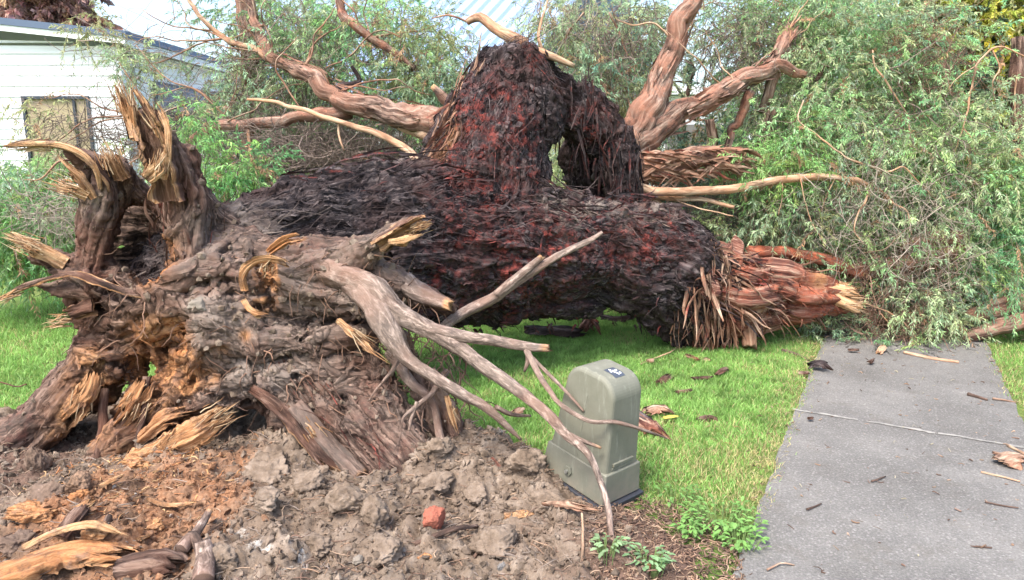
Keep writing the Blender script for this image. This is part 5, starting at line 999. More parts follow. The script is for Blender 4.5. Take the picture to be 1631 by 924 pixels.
thicket([(560, 250, 6.9, 120, 45, .5, 1500, .5, gb, (.1, 0, -.1)), (450, 110, 7.4, 95, 110, .6, 800, .6, gb, (0, 0, -.2)), (600, 100, 7.3, 120, 90, .5, 450, .6, gb, (0, 0, -.4)), (430, 240, 6.6, 120, 50, .4, 700, .5, gb, (-.2, 0, -.1)),
         (130, 200, 6.5, 80, 40, .3, 170, .7, gb, (-.7, 0, -.25)), (250, 225, 6.6, 60, 50, .4, 380, .6, gb, (-.5, 0, -.15)), (260, 90, 7.2, 110, 60, .4, 110, .7, gb, (-.6, 0, -.1)), (100, 340, 6.2, 80, 40, .4, 300, .5, pg, (-.2, 0, -.1)), (330, 150, 7, 60, 30, .4, 60, .6, gb, (-.5, 0, 0))], tree, 3)

# ------------------------------------------------------------------ shrubs and trees behind
def shrub(label, cat, x, y, cl, seed, name='shrub', group=None, tr=None, size=1.0, leaf=(.055, .0056)):
    e = empty(name, (x, y, 0), label, cat, group)
    r = np.random.default_rng(seed); parts = []
    hh = max(P(c[0], c[1], c[2])[2] for c in cl)
    for k in range(5 if tr is None else 1):
        h = (hh * .8) * (1 if tr is None else 1); a = r.normal(size=2) * (.25 if tr is None else .1)
        n0 = 6; t = np.linspace(0, 1, n0); Cc = np.stack([x + a[0] * t * h * .5 + .04 * r.normal(size=n0) * t, y + a[1] * t * h * .5, t * h, (tr or .03) * (1 - t * .75)], 1); parts.append(tube(spline(Cc, .15), 10, .15, seed + k))
        for b in range(9 if tr else 2):
            i = r.integers(2, n0); s0 = Cc[i]; tgt = cl[r.integers(len(cl))]; e2 = P(tgt[0] + r.normal() * tgt[3] * .4, tgt[1] + r.normal() * tgt[4] * .4, tgt[2]); mid = (s0[:3] + e2) / 2 + r.normal(size=3) * .2
            parts.append(tube(spline([[*s0[:3], s0[3] * .6], [*mid, s0[3] * .35], [*e2, s0[3] * .1]], .15), 7, .1, seed + b))
    V, F, fib, m = merge(parts); mk('trunk' if tr else 'stems', V, F, M['root_bark'], e, attrs={'fib': fib, 'mask': m})
    foliage(cl, e, seed, 'crown' if tr else 'foliage', size, leaf); return e
c0 = P(60, 300, 7.2)
shrub('leafy green shrub at the left edge below the house window', 'shrub', -4.3, 7.3, [(20, 310, 7.2, 60, 35, .4, 240, 'green'), (90, 315, 7.3, 50, 35, .4, 200, 'grey'), (40, 360, 7.0, 70, 45, .4, 330, 'bright'), (110, 370, 7.0, 50, 50, .4, 240, 'green'), (20, 405, 6.9, 60, 15, .3, 120, 'green'), (-60, 350, 7.2, 60, 50, .4, 150, 'green')], 31)
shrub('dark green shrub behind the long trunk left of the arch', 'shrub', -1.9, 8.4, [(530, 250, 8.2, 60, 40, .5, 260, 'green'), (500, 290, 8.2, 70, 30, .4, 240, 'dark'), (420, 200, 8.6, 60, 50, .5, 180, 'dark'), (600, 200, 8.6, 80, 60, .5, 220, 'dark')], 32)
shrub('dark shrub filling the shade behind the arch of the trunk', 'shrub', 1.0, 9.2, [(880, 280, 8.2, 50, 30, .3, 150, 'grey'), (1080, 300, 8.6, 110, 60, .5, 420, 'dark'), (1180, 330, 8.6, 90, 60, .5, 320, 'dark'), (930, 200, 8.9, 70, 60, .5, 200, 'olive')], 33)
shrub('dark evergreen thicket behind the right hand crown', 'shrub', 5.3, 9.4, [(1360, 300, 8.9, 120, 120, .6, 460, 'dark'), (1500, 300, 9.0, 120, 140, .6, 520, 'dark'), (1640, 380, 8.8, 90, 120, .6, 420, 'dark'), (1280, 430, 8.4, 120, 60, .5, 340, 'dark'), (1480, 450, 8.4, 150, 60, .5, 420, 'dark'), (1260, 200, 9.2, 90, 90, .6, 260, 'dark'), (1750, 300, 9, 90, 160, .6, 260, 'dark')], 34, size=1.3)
shrub('tree with yellow green leaves in the top right corner', 'tree', 6.7, 10.2, [(1575, 50, 10, 90, 60, .7, 560, 'yel'), (1610, 170, 9.8, 60, 90, .6, 420, 'yel'), (1540, 110, 9.8, 50, 60, .5, 260, 'dark'), (1460, 10, 10.5, 90, 40, .6, 260, 'olive'), (1690, 60, 10, 70, 100, .7, 260, 'yel'), (1560, -60, 10, 140, 50, .8, 300, 'olive')], 35, 'tree', tr=.16, size=1.0, leaf=(.055, .016))
shrub('reddish brown leaved tree beyond the white house roof', 'tree', -16.5, 24, [(72, 20, 24, 30, 18, 1.0, 240, 'brown'), (45, 26, 24, 22, 9, .8, 110, 'brown'), (105, 26, 24, 22, 10, .8, 110, 'brown'), (70, -30, 24, 40, 40, 1.4, 260, 'brown')], 36, 'tree', tr=.25, size=1.8, leaf=(.07, .02))
shrub('grey green tree behind the arch between house and steel roof', 'tree', -4.2, 12.5, [(440, 40, 12, 70, 60, .8, 200, 'blue'), (430, 120, 11.5, 40, 80, .7, 150, 'grey'), (530, 140, 12, 70, 50, .8, 150, 'blue'), (450, 200, 11.5, 110, 60, .7, 340, 'dark'), (560, 20, 12, 60, 40, .8, 90, 'grey'), (620, 240, 11, 90, 50, .6, 240, 'dark')], 37, 'tree', tr=.14)
shrub('slender grey green tree behind the upright red limb', 'tree', 2.8, 13, [(1000, 60, 12.5, 80, 60, .8, 170, 'grey'), (1090, 215, 12.5, 90, 45, .8, 180, 'dark'), (950, 160, 12.5, 70, 80, .8, 260, 'olive'), (1240, 140, 13, 60, 80, .8, 130, 'dark'), (870, 240, 12, 80, 50, .7, 200, 'dark'), (1180, 240, 12, 90, 40, .7, 220, 'dark')], 38, 'tree', tr=.14)
shrub('tall green tree behind the crown on the right', 'tree', 6.4, 13.5, [(1300, 60, 12.5, 100, 80, .9, 360, 'green'), (1420, 60, 12.5, 100, 90, .9, 380, 'grey'), (1350, 190, 12, 110, 90, .8, 360, 'dark'), (1480, 180, 12, 100, 90, .8, 320, 'dark'), (1380, -80, 12.5, 220, 90, 1.2, 460, 'green')], 39, 'tree', tr=.2)
# far line of trees closing the horizon
rr_ = np.random.default_rng(3)
HZ = [('broad dark tree far behind the shed at the centre', 820, 34, 3.4), ('rounded far tree behind the upright limb', 1090, 36, 3.6), ('far tree on the skyline right of the upright limb', 1210, 33, 3.4), ('distant bushy tree hidden behind the left foliage', 560, 35, 3.2), ('distant tree behind the tall right tree', 1400, 34, 3.4), ('distant tree past the right edge of the crown', 1620, 33, 3.4), ('distant tree beyond the far left house corner', 330, 40, 3.4)]
for lb_, px, Y, h in HZ:
    py = 234 - (h - 1.65) / Y * FPX * .5; x = P(px, py, Y)[0]
    shrub(lb_, 'tree', x, Y, [(px, py, Y, 75, 30, 1.6, 260, 'dark'), (px - 45, py + 22, Y, 60, 26, 1.5, 170, 'dark'), (px + 45, py + 22, Y, 60, 26, 1.5, 170, 'dark')], int(px), 'tree', 'trees along the skyline', .2, 2.2, (.09, .03))

# ------------------------------------------------------------------ houses
hx, hy = P(190, 100, 12)[0], 12.0; hz = P(190, 61, 12)[2]
sl_ = (P(3, 30, 12)[2] - P(182, 49, 12)[2]) / (P(182, 49, 12)[0] - P(3, 30, 12)[0])
def roofz(x): return hz + sl_ * (hx - x)
hs = empty('white_house', (hx - 4, hy + 4, 0), 'white weatherboard house with dark blue roof edge at the left', 'house')
wb_ = MB(); HL = 9.0; pitch = P(100, 100, 12)[2] - P(100, 117.2, 12)[2]
wx0, wx1 = P(36, 153, 12)[0], P(143, 153, 12)[0]; wz1 = P(60, 153, 12)[2]; wz0 = wz1 - 1.25
nb = int(5.2 / pitch); wz1 = .15 + round((wz1 - .15) / pitch) * pitch + .01; wz0 = wz1 - 7 * pitch
for k in range(nb):
    z0, z1 = .15 + k * pitch, .15 + (k + 1) * pitch + .012
    segs = [(hx - HL, hx)] if z1 < wz0 + .03 or z0 > wz1 - .03 else [(hx - HL, wx0), (wx1, hx)]
    for a_, b_ in segs:                                    # front boards: bottom edge proud, top tucked under
        za, zb = min(z1, roofz(a_) - .12), min(z1, roofz(b_) - .12)
        if zb <= z0 + .01 and za <= z0 + .01: continue
        if zb <= z0 + .01:
            b_ = hx - (z0 + .14 - hz) / sl_; zb = z0 + .02
            if b_ <= a_: continue
        wb_.add([(a_, hy - .022, z0), (b_, hy - .022, z0), (b_, hy - .004, zb), (a_, hy - .004, za), (a_, hy + .02, z0), (b_, hy + .02, z0), (b_, hy + .02, zb), (a_, hy + .02, za)], [(0, 1, 2, 3), (7, 6, 5, 4), (4, 5, 1, 0), (3, 2, 6, 7), (0, 3, 7, 4), (1, 5, 6, 2)])
    zt = min(z1, roofz(hx) - .12)
    if zt > z0 + .01:
        wb_.add([(hx + .022, hy, z0), (hx + .022, hy + 11, z0), (hx + .004, hy + 11, zt), (hx + .004, hy, zt), (hx - .02, hy, z0), (hx - .02, hy + 11, z0), (hx - .02, hy + 11, zt), (hx - .02, hy, zt)], [(0, 1, 2, 3), (7, 6, 5, 4), (4, 5, 1, 0), (3, 2, 6, 7), (0, 3, 7, 4), (1, 5, 6, 2)])
wb_.build('wall', M['white_paint'], hs)
cb = MB(); cb.box((hx - .04, hy - .035, .1), (hx + .035, hy + .03, hz - .1)); cb.build('corner_board', M['white_paint'], hs)
fm = MB(); fm.box((hx - HL, hy, 0), (hx, hy + 11, .15)); fm.build('foundation', M['stone_grey'], hs)
rf = MB(); ov = .28
def rbox(x0, x1, y0, y1, dz0, dz1, M_=rf): M_.add([(x0, y0, roofz(x0) + dz0), (x1, y0, roofz(x1) + dz0), (x1, y1, roofz(x1) + dz0), (x0, y1, roofz(x0) + dz0), (x0, y0, roofz(x0) + dz1), (x1, y0, roofz(x1) + dz1), (x1, y1, roofz(x1) + dz1), (x0, y1, roofz(x0) + dz1)], [(3, 2, 1, 0), (4, 5, 6, 7), (0, 1, 5, 4), (1, 2, 6, 5), (2, 3, 7, 6), (3, 0, 4, 7)])
rbox(hx - HL - .3, hx + ov, hy - ov, hy + 11.3, .0, .10); roof = rf.build('roof', M['roof_blue'], hs)
fa = MB(); rbox(hx - HL - .3, hx + ov - .03, hy - ov + .02, hy - ov + .06, -.09, -.003, fa); rbox(hx - HL - .3, hx + ov - .03, hy - ov + .06, hy + 11, -.05, -.004, fa); rbox(hx + ov - .07, hx + ov - .03, hy - ov + .06, hy + 11, -.12, -.052, fa); fa.build('fascia', M['white_paint'], roof)
wf = MB(); t_ = .045
wf.box((wx0, hy - .05, wz0), (wx0 + t_, hy + .05, wz1)); wf.box((wx1 - t_, hy - .05, wz0), (wx1, hy + .05, wz1)); wf.box((wx0 + t_, hy - .05, wz1 - t_), (wx1 - t_, hy + .05, wz1)); wf.box((wx0 + t_, hy - .05, wz0), (wx1 - t_, hy + .05, wz0 + t_))
win = empty  # window is a part with its own sub-parts
window = wf.build('window', M['dark_frame'], hs)
mx = wx0 + (wx1 - wx0) * .76
g1 = MB(); g1.box((wx0 + t_, hy + .0, wz0 + t_), (mx - .02, hy + .012, wz1 - t_)); g1.box((mx + .02, hy + .0, wz0 + t_), (wx1 - t_, hy + .012, wz1 - t_)); g1.build('blind', M['blind'], window)
g2 = MB(); g2.box((mx - .02, hy - .03, wz0 + t_), (mx + .02, hy + .02, wz1 - t_)); g2.build('mullion', M['dark_frame'], window)
sw = MB(); sw.box((hx + .024, hy + 1.0, 1.55), (hx + .06, hy + 5.2, 2.75)); sww = sw.build('window', M['dark_frame'], hs)
sg = MB(); sg.box((hx + .062, hy + 1.06, 1.61), (hx + .068, hy + 5.14, 2.69)); sg.build('pane', M['glass'], sww)

# building with ribbed blue-grey steel roof, turned, behind the arch
def yawM(cx, cy, a):
    ca, sa = math.cos(a), math.sin(a)
    def f(V): V = np.asarray(V, float); return np.stack([cx + V[:, 0] * ca - V[:, 1] * sa, cy + V[:, 0] * sa + V[:, 1] * ca, V[:, 2]], 1)
    return f
YM = yawM(-1.2, 15.5, R(-24)); be = empty('steel_roofed_building', (-1.2, 15.5, 0), 'long building with ribbed pale blue steel roof behind the tree', 'building')
RX0, RX1, RZ0, RZ1, RD = -7.5, 1.2, 2.5, 7.0, 7.5
m_ = MB(); m_.box((RX0 + .3, .3, 0), (RX1 - .3, RD * 2, RZ0), YM); m_.build('wall', M['white_paint'], be)
xs = []; x = RX0
while x < RX1: xs += [(x, 0), (x + .05, .09), (x + .11, .09), (x + .16, 0)]; x += .42
V = np.array([[a_, 0, RZ0 + b_] for a_, b_ in xs] + [[a_, RD, RZ1 + b_] for a_, b_ in xs] + [[a_, 2 * RD, RZ0 + b_] for a_, b_ in xs]); n = len(xs); a = np.arange(n - 1)
mk('roof', YM(V), np.vstack([np.stack([a, a + 1, a + n + 1, a + n], 1), np.stack([a + n, a + n + 1, a + 2 * n + 1, a + 2 * n], 1)]), M['blue_steel'], be, smooth=False)
m_ = MB(); m_.box((RX0, -.12, RZ0 - .1), (RX1, 0, RZ0 + .02), YM); m_.build('gutter', M['white_paint'], be)
# small white flat-roofed garage far off, seen between the limbs
gp = P(1100, 150, 22); ge = empty('white_garage', (gp[0], 24, 0), 'small white garage seen far off between the two upright limbs', 'garage')
m_ = MB(); m_.box((gp[0] - 1.2, 22.4, 0), (gp[0] + 2.4, 26, gp[2] - .02)); m_.build('wall', M['white_paint'], ge)
m_ = MB(); m_.box((gp[0] - 1.4, 22, gp[2]), (gp[0] + 2.6, 26.3, gp[2] + .22)); m_.build('roof', M['white_paint'], ge)
m_ = MB(); m_.box((gp[0] - .6, 22.36, .1), (gp[0] + 1.8, 22.395, 2.3)); m_.build('door', M['stone_grey'], ge)

# ------------------------------------------------------------------ pedestal
A_, B_, C_ = G(868, 768), G(975, 818), G(1012, 783)
pa = math.atan2((B_ - A_)[1], (B_ - A_)[0]); pc = (A_ + C_) / 2 + np.array([-.012, -.06, 0]); PW, PD = .40, .27
pe = empty('utility_pedestal', (pc[0], pc[1], 0), 'leaning olive green plastic utility pedestal beside the torn roots', 'utility pedestal')
ca, sa = math.cos(pa), math.sin(pa); tilt = R(9.0)
def PM(V):
    V = np.asarray(V, float); x, y, z = V[:, 0].copy(), V[:, 1].copy(), V[:, 2].copy()
    x2 = x * math.cos(tilt) + z * math.sin(tilt); z2 = -x * math.sin(tilt) + z * math.cos(tilt)
    return np.stack([pc[0] + x2 * ca - y * sa, pc[1] + x2 * sa + y * ca, z2 + .045], 1)
def prism(M_, prof, y0, y1, ty0=0, sc1=1.0):
    n = len(prof); V = [(x, y0 + ty0 * z, z) for x, z in prof] + [(x, y1 - ty0 * z, z) for x, z in prof]
    M_.add(PM(V), [tuple(range(n)), tuple(range(2 * n - 1, n - 1, -1))] + [(i, i + n, (i + 1) % n + n, (i + 1) % n) for i in range(n)])
def pbox(M_, lo, hi): M_.box(lo, hi, PM)
m_ = MB(); pbox(m_, (-PW / 2 - .012, -PD / 2 - .014, -.12), (PW / 2 + .020, PD / 2 + .014, .028)); m_.build('base', M['black_plastic'], pe, bevel=.004)
m_ = MB(); h0 = .15; V = [(-PW/2, -PD/2, .0), (PW/2, -PD/2, .0), (PW/2, PD/2, .0), (-PW/2, PD/2, .0)]; i_ = .012
V += [(sx * (PW/2 - i_), sy * (PD/2 - i_), h0) for sx, sy in ((-1,-1),(1,-1),(1,1),(-1,1))]; m_.add(PM(np.array(V) + [0, 0, .031]), [(3,2,1,0),(4,5,6,7),(0,1,5,4),(1,2,6,5),(2,3,7,6),(3,0,4,7)]); m_.build('plinth', M['ped'], pe, bevel=.006)
hw0, hw1, zt, rc = .176, .146, .615, .10
def profile(ins=0):
    pr = [(-hw0 + ins, .18), (hw0 - ins, .18)]
    for k in range(13): a = k / 12 * math.pi / 2; pr.append((hw1 - rc + (rc - ins) * math.cos(a), zt - rc + (rc - ins) * math.sin(a)))
    for k in range(13): a = math.pi / 2 + k / 12 * math.pi / 2; pr.append((-hw1 + rc + (rc - ins) * math.cos(a), zt - rc + (rc - ins) * math.sin(a)))
    return pr
def loft(M_, rings):
    n = len(rings[0]); V = np.concatenate([PM(r_) for r_ in rings]); F = [tuple(range(n))] + [tuple(i + (len(rings) - 1) * n for i in range(n - 1, -1, -1))]
    for k in range(len(rings) - 1): F += [(k * n + i, (k + 1) * n + i, (k + 1) * n + (i + 1) % n, k * n + (i + 1) % n) for i in range(n)]
    M_.add(V, F)
def ring(ins, yf): return [(x, yf * (1 - .14 * (z - .18) / .48), z) for x, z in profile(ins)]
D2 = PD / 2 - .02
m_ = MB(); loft(m_, [ring(.020, -D2 - .003), ring(.012, -D2), ring(.004, -D2 + .006), ring(0, -D2 + .016), ring(0, D2 - .016), ring(.004, D2 - .006), ring(.012, D2)]); body = m_.build('body', M['ped'], pe)
m_ = MB()   # faint raised frame and centre seam on the front, recess strip on the side
zz = np.linspace(.19, .5, 8); yy = -D2 * (1 - .14 * (zz - .18) / .48)
for a_, b_, y0_, y1_ in zip(zz[:-1], zz[1:], yy[:-1], yy[1:]): m_.add(PM(np.array([(-.0025, y0_ - .0028, a_), (0, y0_ - .0052, a_), (.0025, y0_ - .0028, a_), (-.0025, y1_ - .0028, b_), (0, y1_ - .0052, b_), (.0025, y1_ - .0028, b_)])), [(0, 1, 4, 3), (1, 2, 5, 4)])
m_.build('seam', M['ped'], body)
m_ = MB(); pbox(m_, (hw0 - .010, -.07, .205), (hw0 + .006, .07, .222)); pbox(m_, (hw0 - .012, -.075, .185), (hw0 + .002, .075, .200)); m_.build('side_ledge', M['ped'], body, bevel=.002)
def cyl(M_, c, r_, h, n=20):
    V = [(c[0] + r_ * math.cos(2*math.pi*k/n), c[1] - (0 if q == 0 else h), c[2] + r_ * math.sin(2*math.pi*k/n)) for q in (0, 1) for k in range(n)]
    M_.add(PM(V), [tuple(range(n - 1, -1, -1)), tuple(range(n, 2 * n))] + [(k, (k + 1) % n, (k + 1) % n + n, k + n) for k in range(n)])
m_ = MB(); cyl(m_, (-.03, -PD / 2 + .012, .10), .026, .016, 6); bh = m_.build('bolt_boss', M['ped'], pe, bevel=.002)
m_ = MB(); cyl(m_, (-.03, -PD / 2 - .005, .10), .009, .01); m_.build('bolt', M['bolt_metal'], bh)
# label with its white mark on the rounded top
m_ = MB(); pbox(m_, (.02, -.03, zt - .002), (.085, .035, zt + .0025)); m_2 = MB()
lbp = []
def lz(x): return zt if x < hw1 - rc else zt - rc + math.sqrt(max(0, rc * rc - (x - hw1 + rc) ** 2))
nx_ = 12; xs_ = np.linspace(.012, .088, nx_); V = [(x, y, lz(x) + .0012) for x in xs_ for y in (-.038, .03)]; a = np.arange(nx_ - 1) * 2
lab_ = mk('label', PM(V), np.stack([a, a + 2, a + 3, a + 1], 1), M['label_dark'], body, smooth=False)
VV, FF = [], []
def dab(cx_, cy_, rx_, ry_, an=0):
    n = 14; s0 = len(VV)
    VV.append((cx_, cy_, lz(cx_) + .0026))
    for k in range(n):
        t = 2 * math.pi * k / n; u, v = rx_ * math.cos(t), ry_ * math.sin(t); x = cx_ + u * math.cos(an) - v * math.sin(an); y = cy_ + u * math.sin(an) + v * math.cos(an); VV.append((x, y, lz(x) + .0026))
    for k in range(n): FF.append((s0, s0 + 1 + k, s0 + 1 + (k + 1) % n))
dab(.028, -.012, .007, .006); dab(.045, .004, .012, .005, .9); dab(.048, -.008, .014, .0045, -.3); dab(.066, -.004, .013, .004, .35); dab(.068, .014, .0065, .006); dab(.045, -.022, .006, .007, .2); dab(.04, .016, .006, .004, .5)
mk('mark', PM(VV), np.array(FF), M['label_white'], lab_, smooth=False)

# ------------------------------------------------------------------ loose things
def rock_v(sx, sy, sz, seed, sub=4, rough=.3, cuts=5):
    V, F = ico(sub); r = np.random.default_rng(seed); V = V.copy()
    for k in range(cuts):
        n = nrm(r.normal(size=3)); h = r.uniform(.45, .8); d = V @ n - h; V -= np.where(d > 0, d, 0)[:, None] * n * .92
    d = rough * (fbm(V * 1.4, 4, seed) * .6 + .35 * fbm(V * 5, 3, seed + 3)); V = V * (1 + d[:, None]); return V * [sx, sy, sz], F
def rock(name, px, py, w, h, dpt, mat, label, cat, seed, group=None, sink=.35, msk=(0, 0, 0, 1), rough=.35, z=None, sub=5):
    q = S(px, py); V, F = rock_v(w / 2, dpt / 2, h / 2, seed, sub, rough); a = seed * 1.7; V = np.stack([V[:, 0] * math.cos(a) - V[:, 1] * math.sin(a), V[:, 0] * math.sin(a) + V[:, 1] * math.cos(a), V[:, 2]], 1)
    V = V + q; V[:, 2] += h / 2 - V[:, 2].min() * 0 - h * sink
    return mk(name, V, F, mat, attrs={'mask': np.tile(msk, (len(V), 1))}, label=label, cat=cat, group=group)
CL = [(430, 760, .24, .15, .2, 'large smooth grey clod of soil below the hollow under the trunk'), (487, 775, .14, .10, .13, 'rounded clod of soil beside the foot of the big broken root'), (425, 795, .15, .05, .12, 'flat topped soil clod below the largest clod'),
      (560, 800, .17, .12, .15, 'upright clod of soil with a hole under the sawn root end'), (592, 825, .12, .12, .12, 'lumpy clod leaning right of the one with a hole'), (838, 745, .17, .13, .15, 'squarish clod of soil touching the left side of the pedestal'),
      (870, 805, .16, .09, .14, 'sloping clod of soil against the front of the pedestal'), (60, 745, .09, .16, .09, 'upright grey clod at the left edge under the roots'), (80, 790, .16, .11, .14, 'broad grey clod left of the orange wood dust'), (125, 775, .1, .09, .09, 'small clod with orange dust beside the thin hanging root'),
      (690, 770, .14, .09, .13, 'rough clod of soil above the red brick piece'), (760, 790, .12, .08, .1, 'clod of soil left of the half buried bark root'), (500, 870, .15, .08, .14, 'low clod of soil in the bottom foreground'), (610, 880, .16, .08, .13, 'broad low clod below the clod with a hole'),
      (790, 870, .2, .09, .16, 'pale crumbly clod near the bottom right of the heap'), (900, 880, .14, .07, .12, 'pale crumbly clod left of the small weeds'), (25, 870, .14, .08, .12, 'dark clod at the lower left edge'), (345, 900, .14, .1, .12, 'grey clod beside the purple bark slab'), (700, 720, .14, .1, .12, 'clod lodged below the hanging thin roots')]
for k, (px, py, w, h, dp, lb_) in enumerate(CL):
    rock('soil_clod', px, py, w * 1.2, h * 1.2, dp * 1.2, M['soil'], lb_, 'soil clod', k + 3, 'clods of soil on the heap', .4, (.5 if k in (9,) else 0, .6 if px < 100 else 0, 0, 1.1), .4)
rock('brick_fragment', 692, 832, .13, .10, .10, M['brick_red'], 'broken red brick fragment lying on the grey soil', 'brick fragment', 41, None, .35, rough=.3)
rock('brick_fragment', 1031, 905, .035, .03, .03, M['brick_red'], 'small red brick crumb in the mulch among the weeds', 'brick fragment', 42, None, .25, rough=.2)
rock('stone', 222 + 350, 895, .05, .035, .04, M['stone_pale'], 'small pale stone near the bottom of the soil heap', 'stone', 43, None, .3)
rock('stone', 458, 912, .06, .035, .045, M['stone_pale'], 'whitish stone at the bottom edge of the soil heap', 'stone', 44, None, .3)
rock('stone', 798, 905, .05, .035, .04, M['stone_grey'], 'grey pebble at the bottom of the heap left of the thin upright stick', 'stone', 45, None, .3)
rock('stone', 413, 797, .03, .025, .03, M['stone_grey'], 'grey pebble between the clods below the hollow', 'stone', 46, None, .3)
rock('stone', 350, 835, .03, .022, .03, M['stone_pale'], 'tiny pale pebble on the orange wood dust', 'stone', 47, None, .3)
rock('stone', 1143, 838, .05, .03, .04, M['soil'], 'brown earthy lump between the weeds beside the path', 'earth lump', 48, None, .3)
h = RP.hit(319, 487)
if h is not None:
    V, F = rock_v(.055, .045, .045, 9, 4, .3); mk('stone', V + h + [0, -.015, 0], F, M['stone_pale'], label='pale stone wedged in the face of the root plate', cat='stone', attrs={'mask': np.zeros((len(V), 4))})

def lump(name, px, py, w, h, d, mat, lab, cat, seed, pale=.3):       # torn fibrous lump of wood
    q = S(px, py); V, F = rock_v(w / 2, d / 2, h / 2, seed, 5, .5); f = V * [1, 8, 1]; V = V * (1 + .25 * ridge(np.stack([V[:, 0] * 6, V[:, 1] * 40, V[:, 2] * 40], 1), 2, seed)[:, None]) + q; V[:, 2] += h * .2
    m = np.zeros((len(V), 4)); m[:, 2] = 1; m[:, 3] = pale; return mk(name, V, F, mat, attrs={'fib': V - q, 'mask': m}, label=lab, cat=cat)
rbk = M['root_bark']
lump('wood_chunk', 52, 822, .15, .07, .1, rbk, 'orange fibrous chunk of rotten wood at the left edge', 'wood chunk', 3)
lump('wood_chunk', 248, 843, .05, .06, .05, rbk, 'small yellow orange tuft of torn wood on the wood dust', 'wood chunk', 4, .5)
lump('wood_chunk', 155, 858, .10, .06, .08, rbk, 'frayed orange wood chunk behind the bottom left slab', 'wood chunk', 5, .4)
lump('wood_chunk', 825, 822, .10, .035, .05, rbk, 'yellowish broken wood chunk below the half buried roots', 'wood chunk', 6, .75)
lump('wood_chunk', 679, 892, .05, .03, .03, rbk, 'small orange wood chip at the bottom of the heap', 'wood chunk', 7, .4)
lump('wood_chunk', 215, 742, .12, .06, .1, rbk, 'orange crumbled wood chunk under the broken slab root', 'wood chunk', 8, .35)
lump('wood_chunk', 128, 800, .08, .06, .06, rbk, 'reddish orange wood chunk by the thin hanging root', 'wood chunk', 9, .1)

def lay(L, lift=.01):             # points on the soil surface at pixels, with a lift
    return [[*(S(a, b) + [0, 0, lift + dz]), w] for a, b, dz, w in L]
def gslab(name, L, label, cat, mat=None, group=None, **k):
    k.setdefault('up', (0, -.2, 1)); return slab(name, lay(L), mat or rbk, None, True, label=label, cat=cat, group=group, **k)
gslab('wood_slab', [(-60, 950, .02, .06), (30, 922, .03, .065), (110, 902, .04, .06), (190, 898, .03, .045), (225, 902, .02, .02)], 'pale edged orange wood slab at the bottom left corner', 'wood slab', curl=.9, thick=.02, rag=.2, seed=31, amp=.014, pale=.2, flip=True, wood=1)
gslab('wood_slab', [(40, 905, .07, .018), (90, 888, .09, .016), (150, 878, .10, .018), (210, 888, .075, .010)], 'thin cream splinter lying along the bottom left slab', 'splinter', curl=.4, thick=.006, rag=.2, seed=32, amp=.005, pale=1, flip=True)
gslab('bark_slab', [(190, 915, .02, .05), (250, 908, .03, .06), (305, 915, .02, .04)], 'purplish bark slab at the bottom left foreground', 'bark slab', curl=.7, thick=.02, rag=.3, seed=33, amp=.012, wood=.0, edgepale=False)
gslab('wood_splinter', [(235, 805, .02, .010), (270, 815, .02, .014), (320, 810, .02, .008)], 'yellow splinter lying across the orange wood dust', 'splinter', curl=.4, thick=.006, rag=.3, seed=34, amp=.005, pale=.7, flip=True)
gslab('wood_splinter', [(222, 872, .02, .012), (245, 862, .02, .01)], 'short yellow splinter below the wood tuft', 'splinter', curl=.4, thick=.006, rag=.3, seed=35, amp=.005, pale=.7, flip=True)
gslab('wood_splinter', [(160, 790, .03, .012), (200, 770, .03, .012)], 'pale splinter at the upper left of the wood dust', 'splinter', curl=.4, thick=.006, rag=.3, seed=36, amp=.005, pale=.8, flip=True)
gslab('wood_splinter', [(120, 825, .02, .02), (150, 812, .03, .014)], 'orange splinter beside the left wood chunk', 'splinter', curl=.4, thick=.008, rag=.3, seed=37, amp=.008, pale=.4, flip=True)
gslab('bark_slab', [(95, 870, .03, .03), (125, 835, .04, .035), (135, 815, .03, .02)], 'dark curved bark slab between the orange chunks', 'bark slab', curl=.9, thick=.012, rag=.3, seed=38, amp=.01, wood=.1, edgepale=False)
def stick(name, L, r0, r1, label, cat, mat=None, group=None, lift=.0, wob=.006, dirt=.2, tip=0, nv=10, amp=.15):
    n = len(L); pts = [[*(S(a, b) + [0, 0, lift + dz]), r0 + (r1 - r0) * i / (n - 1)] for i, (a, b, dz) in enumerate(L)]
    sd_ = int(L[0][0] * 3 + L[0][1]) % 89; C = spline(pts, .02)
    s = np.arange(len(C))[:, None] * .02; q = np.hstack([s * 6, s * 0 + sd_, s * 0])
    for k in range(3): C[:, k] += wob * fbm(q, 3, sd_ + k) * (.3 if k == 2 else 1)
    V, F, fib, m = tube(C, nv, amp, sd_, 9, tip, True); m[:, 1] = dirt; return mk(name, V, F, mat or M['root_skin'], attrs={'fib': fib, 'mask': m}, label=label, cat=cat, group=group)
stick('root_fragment', [(290, 888, .03), (318, 860, .05), (335, 838, .07)], .022, .014, 'grey broken root fragment pointing up from the lower left soil', 'root fragment', tip=.01)
stick('root_fragment', [(285, 880, .02), (310, 870, .04), (325, 905, .02)], .016, .02, 'dark knotted root fragment beside the purple bark slab', 'root fragment', rbk)
stick('root_fragment', [(325, 935, .02), (330, 900, .04), (325, 880, .05)], .035, .025, 'thick grey root end standing behind the purple bark slab', 'root fragment')
stick('root_fragment', [(175, 830, .02), (160, 855, .02)], .012, .008, 'short dark root fragment on the orange dust', 'root fragment', rbk)
stick('stick', [(925, 925, .0), (928, 890, .03), (926, 850, .09)], .007, .004, 'thin tan stick standing upright in the soil at the bottom', 'stick', M['pale_bark'])
stick('root_fragment', [(660, 868, .0), (720, 850, .02), (760, 845, .02)], .012, .008, 'thin brown root lying on the soil below the brick piece', 'root fragment', rbk)
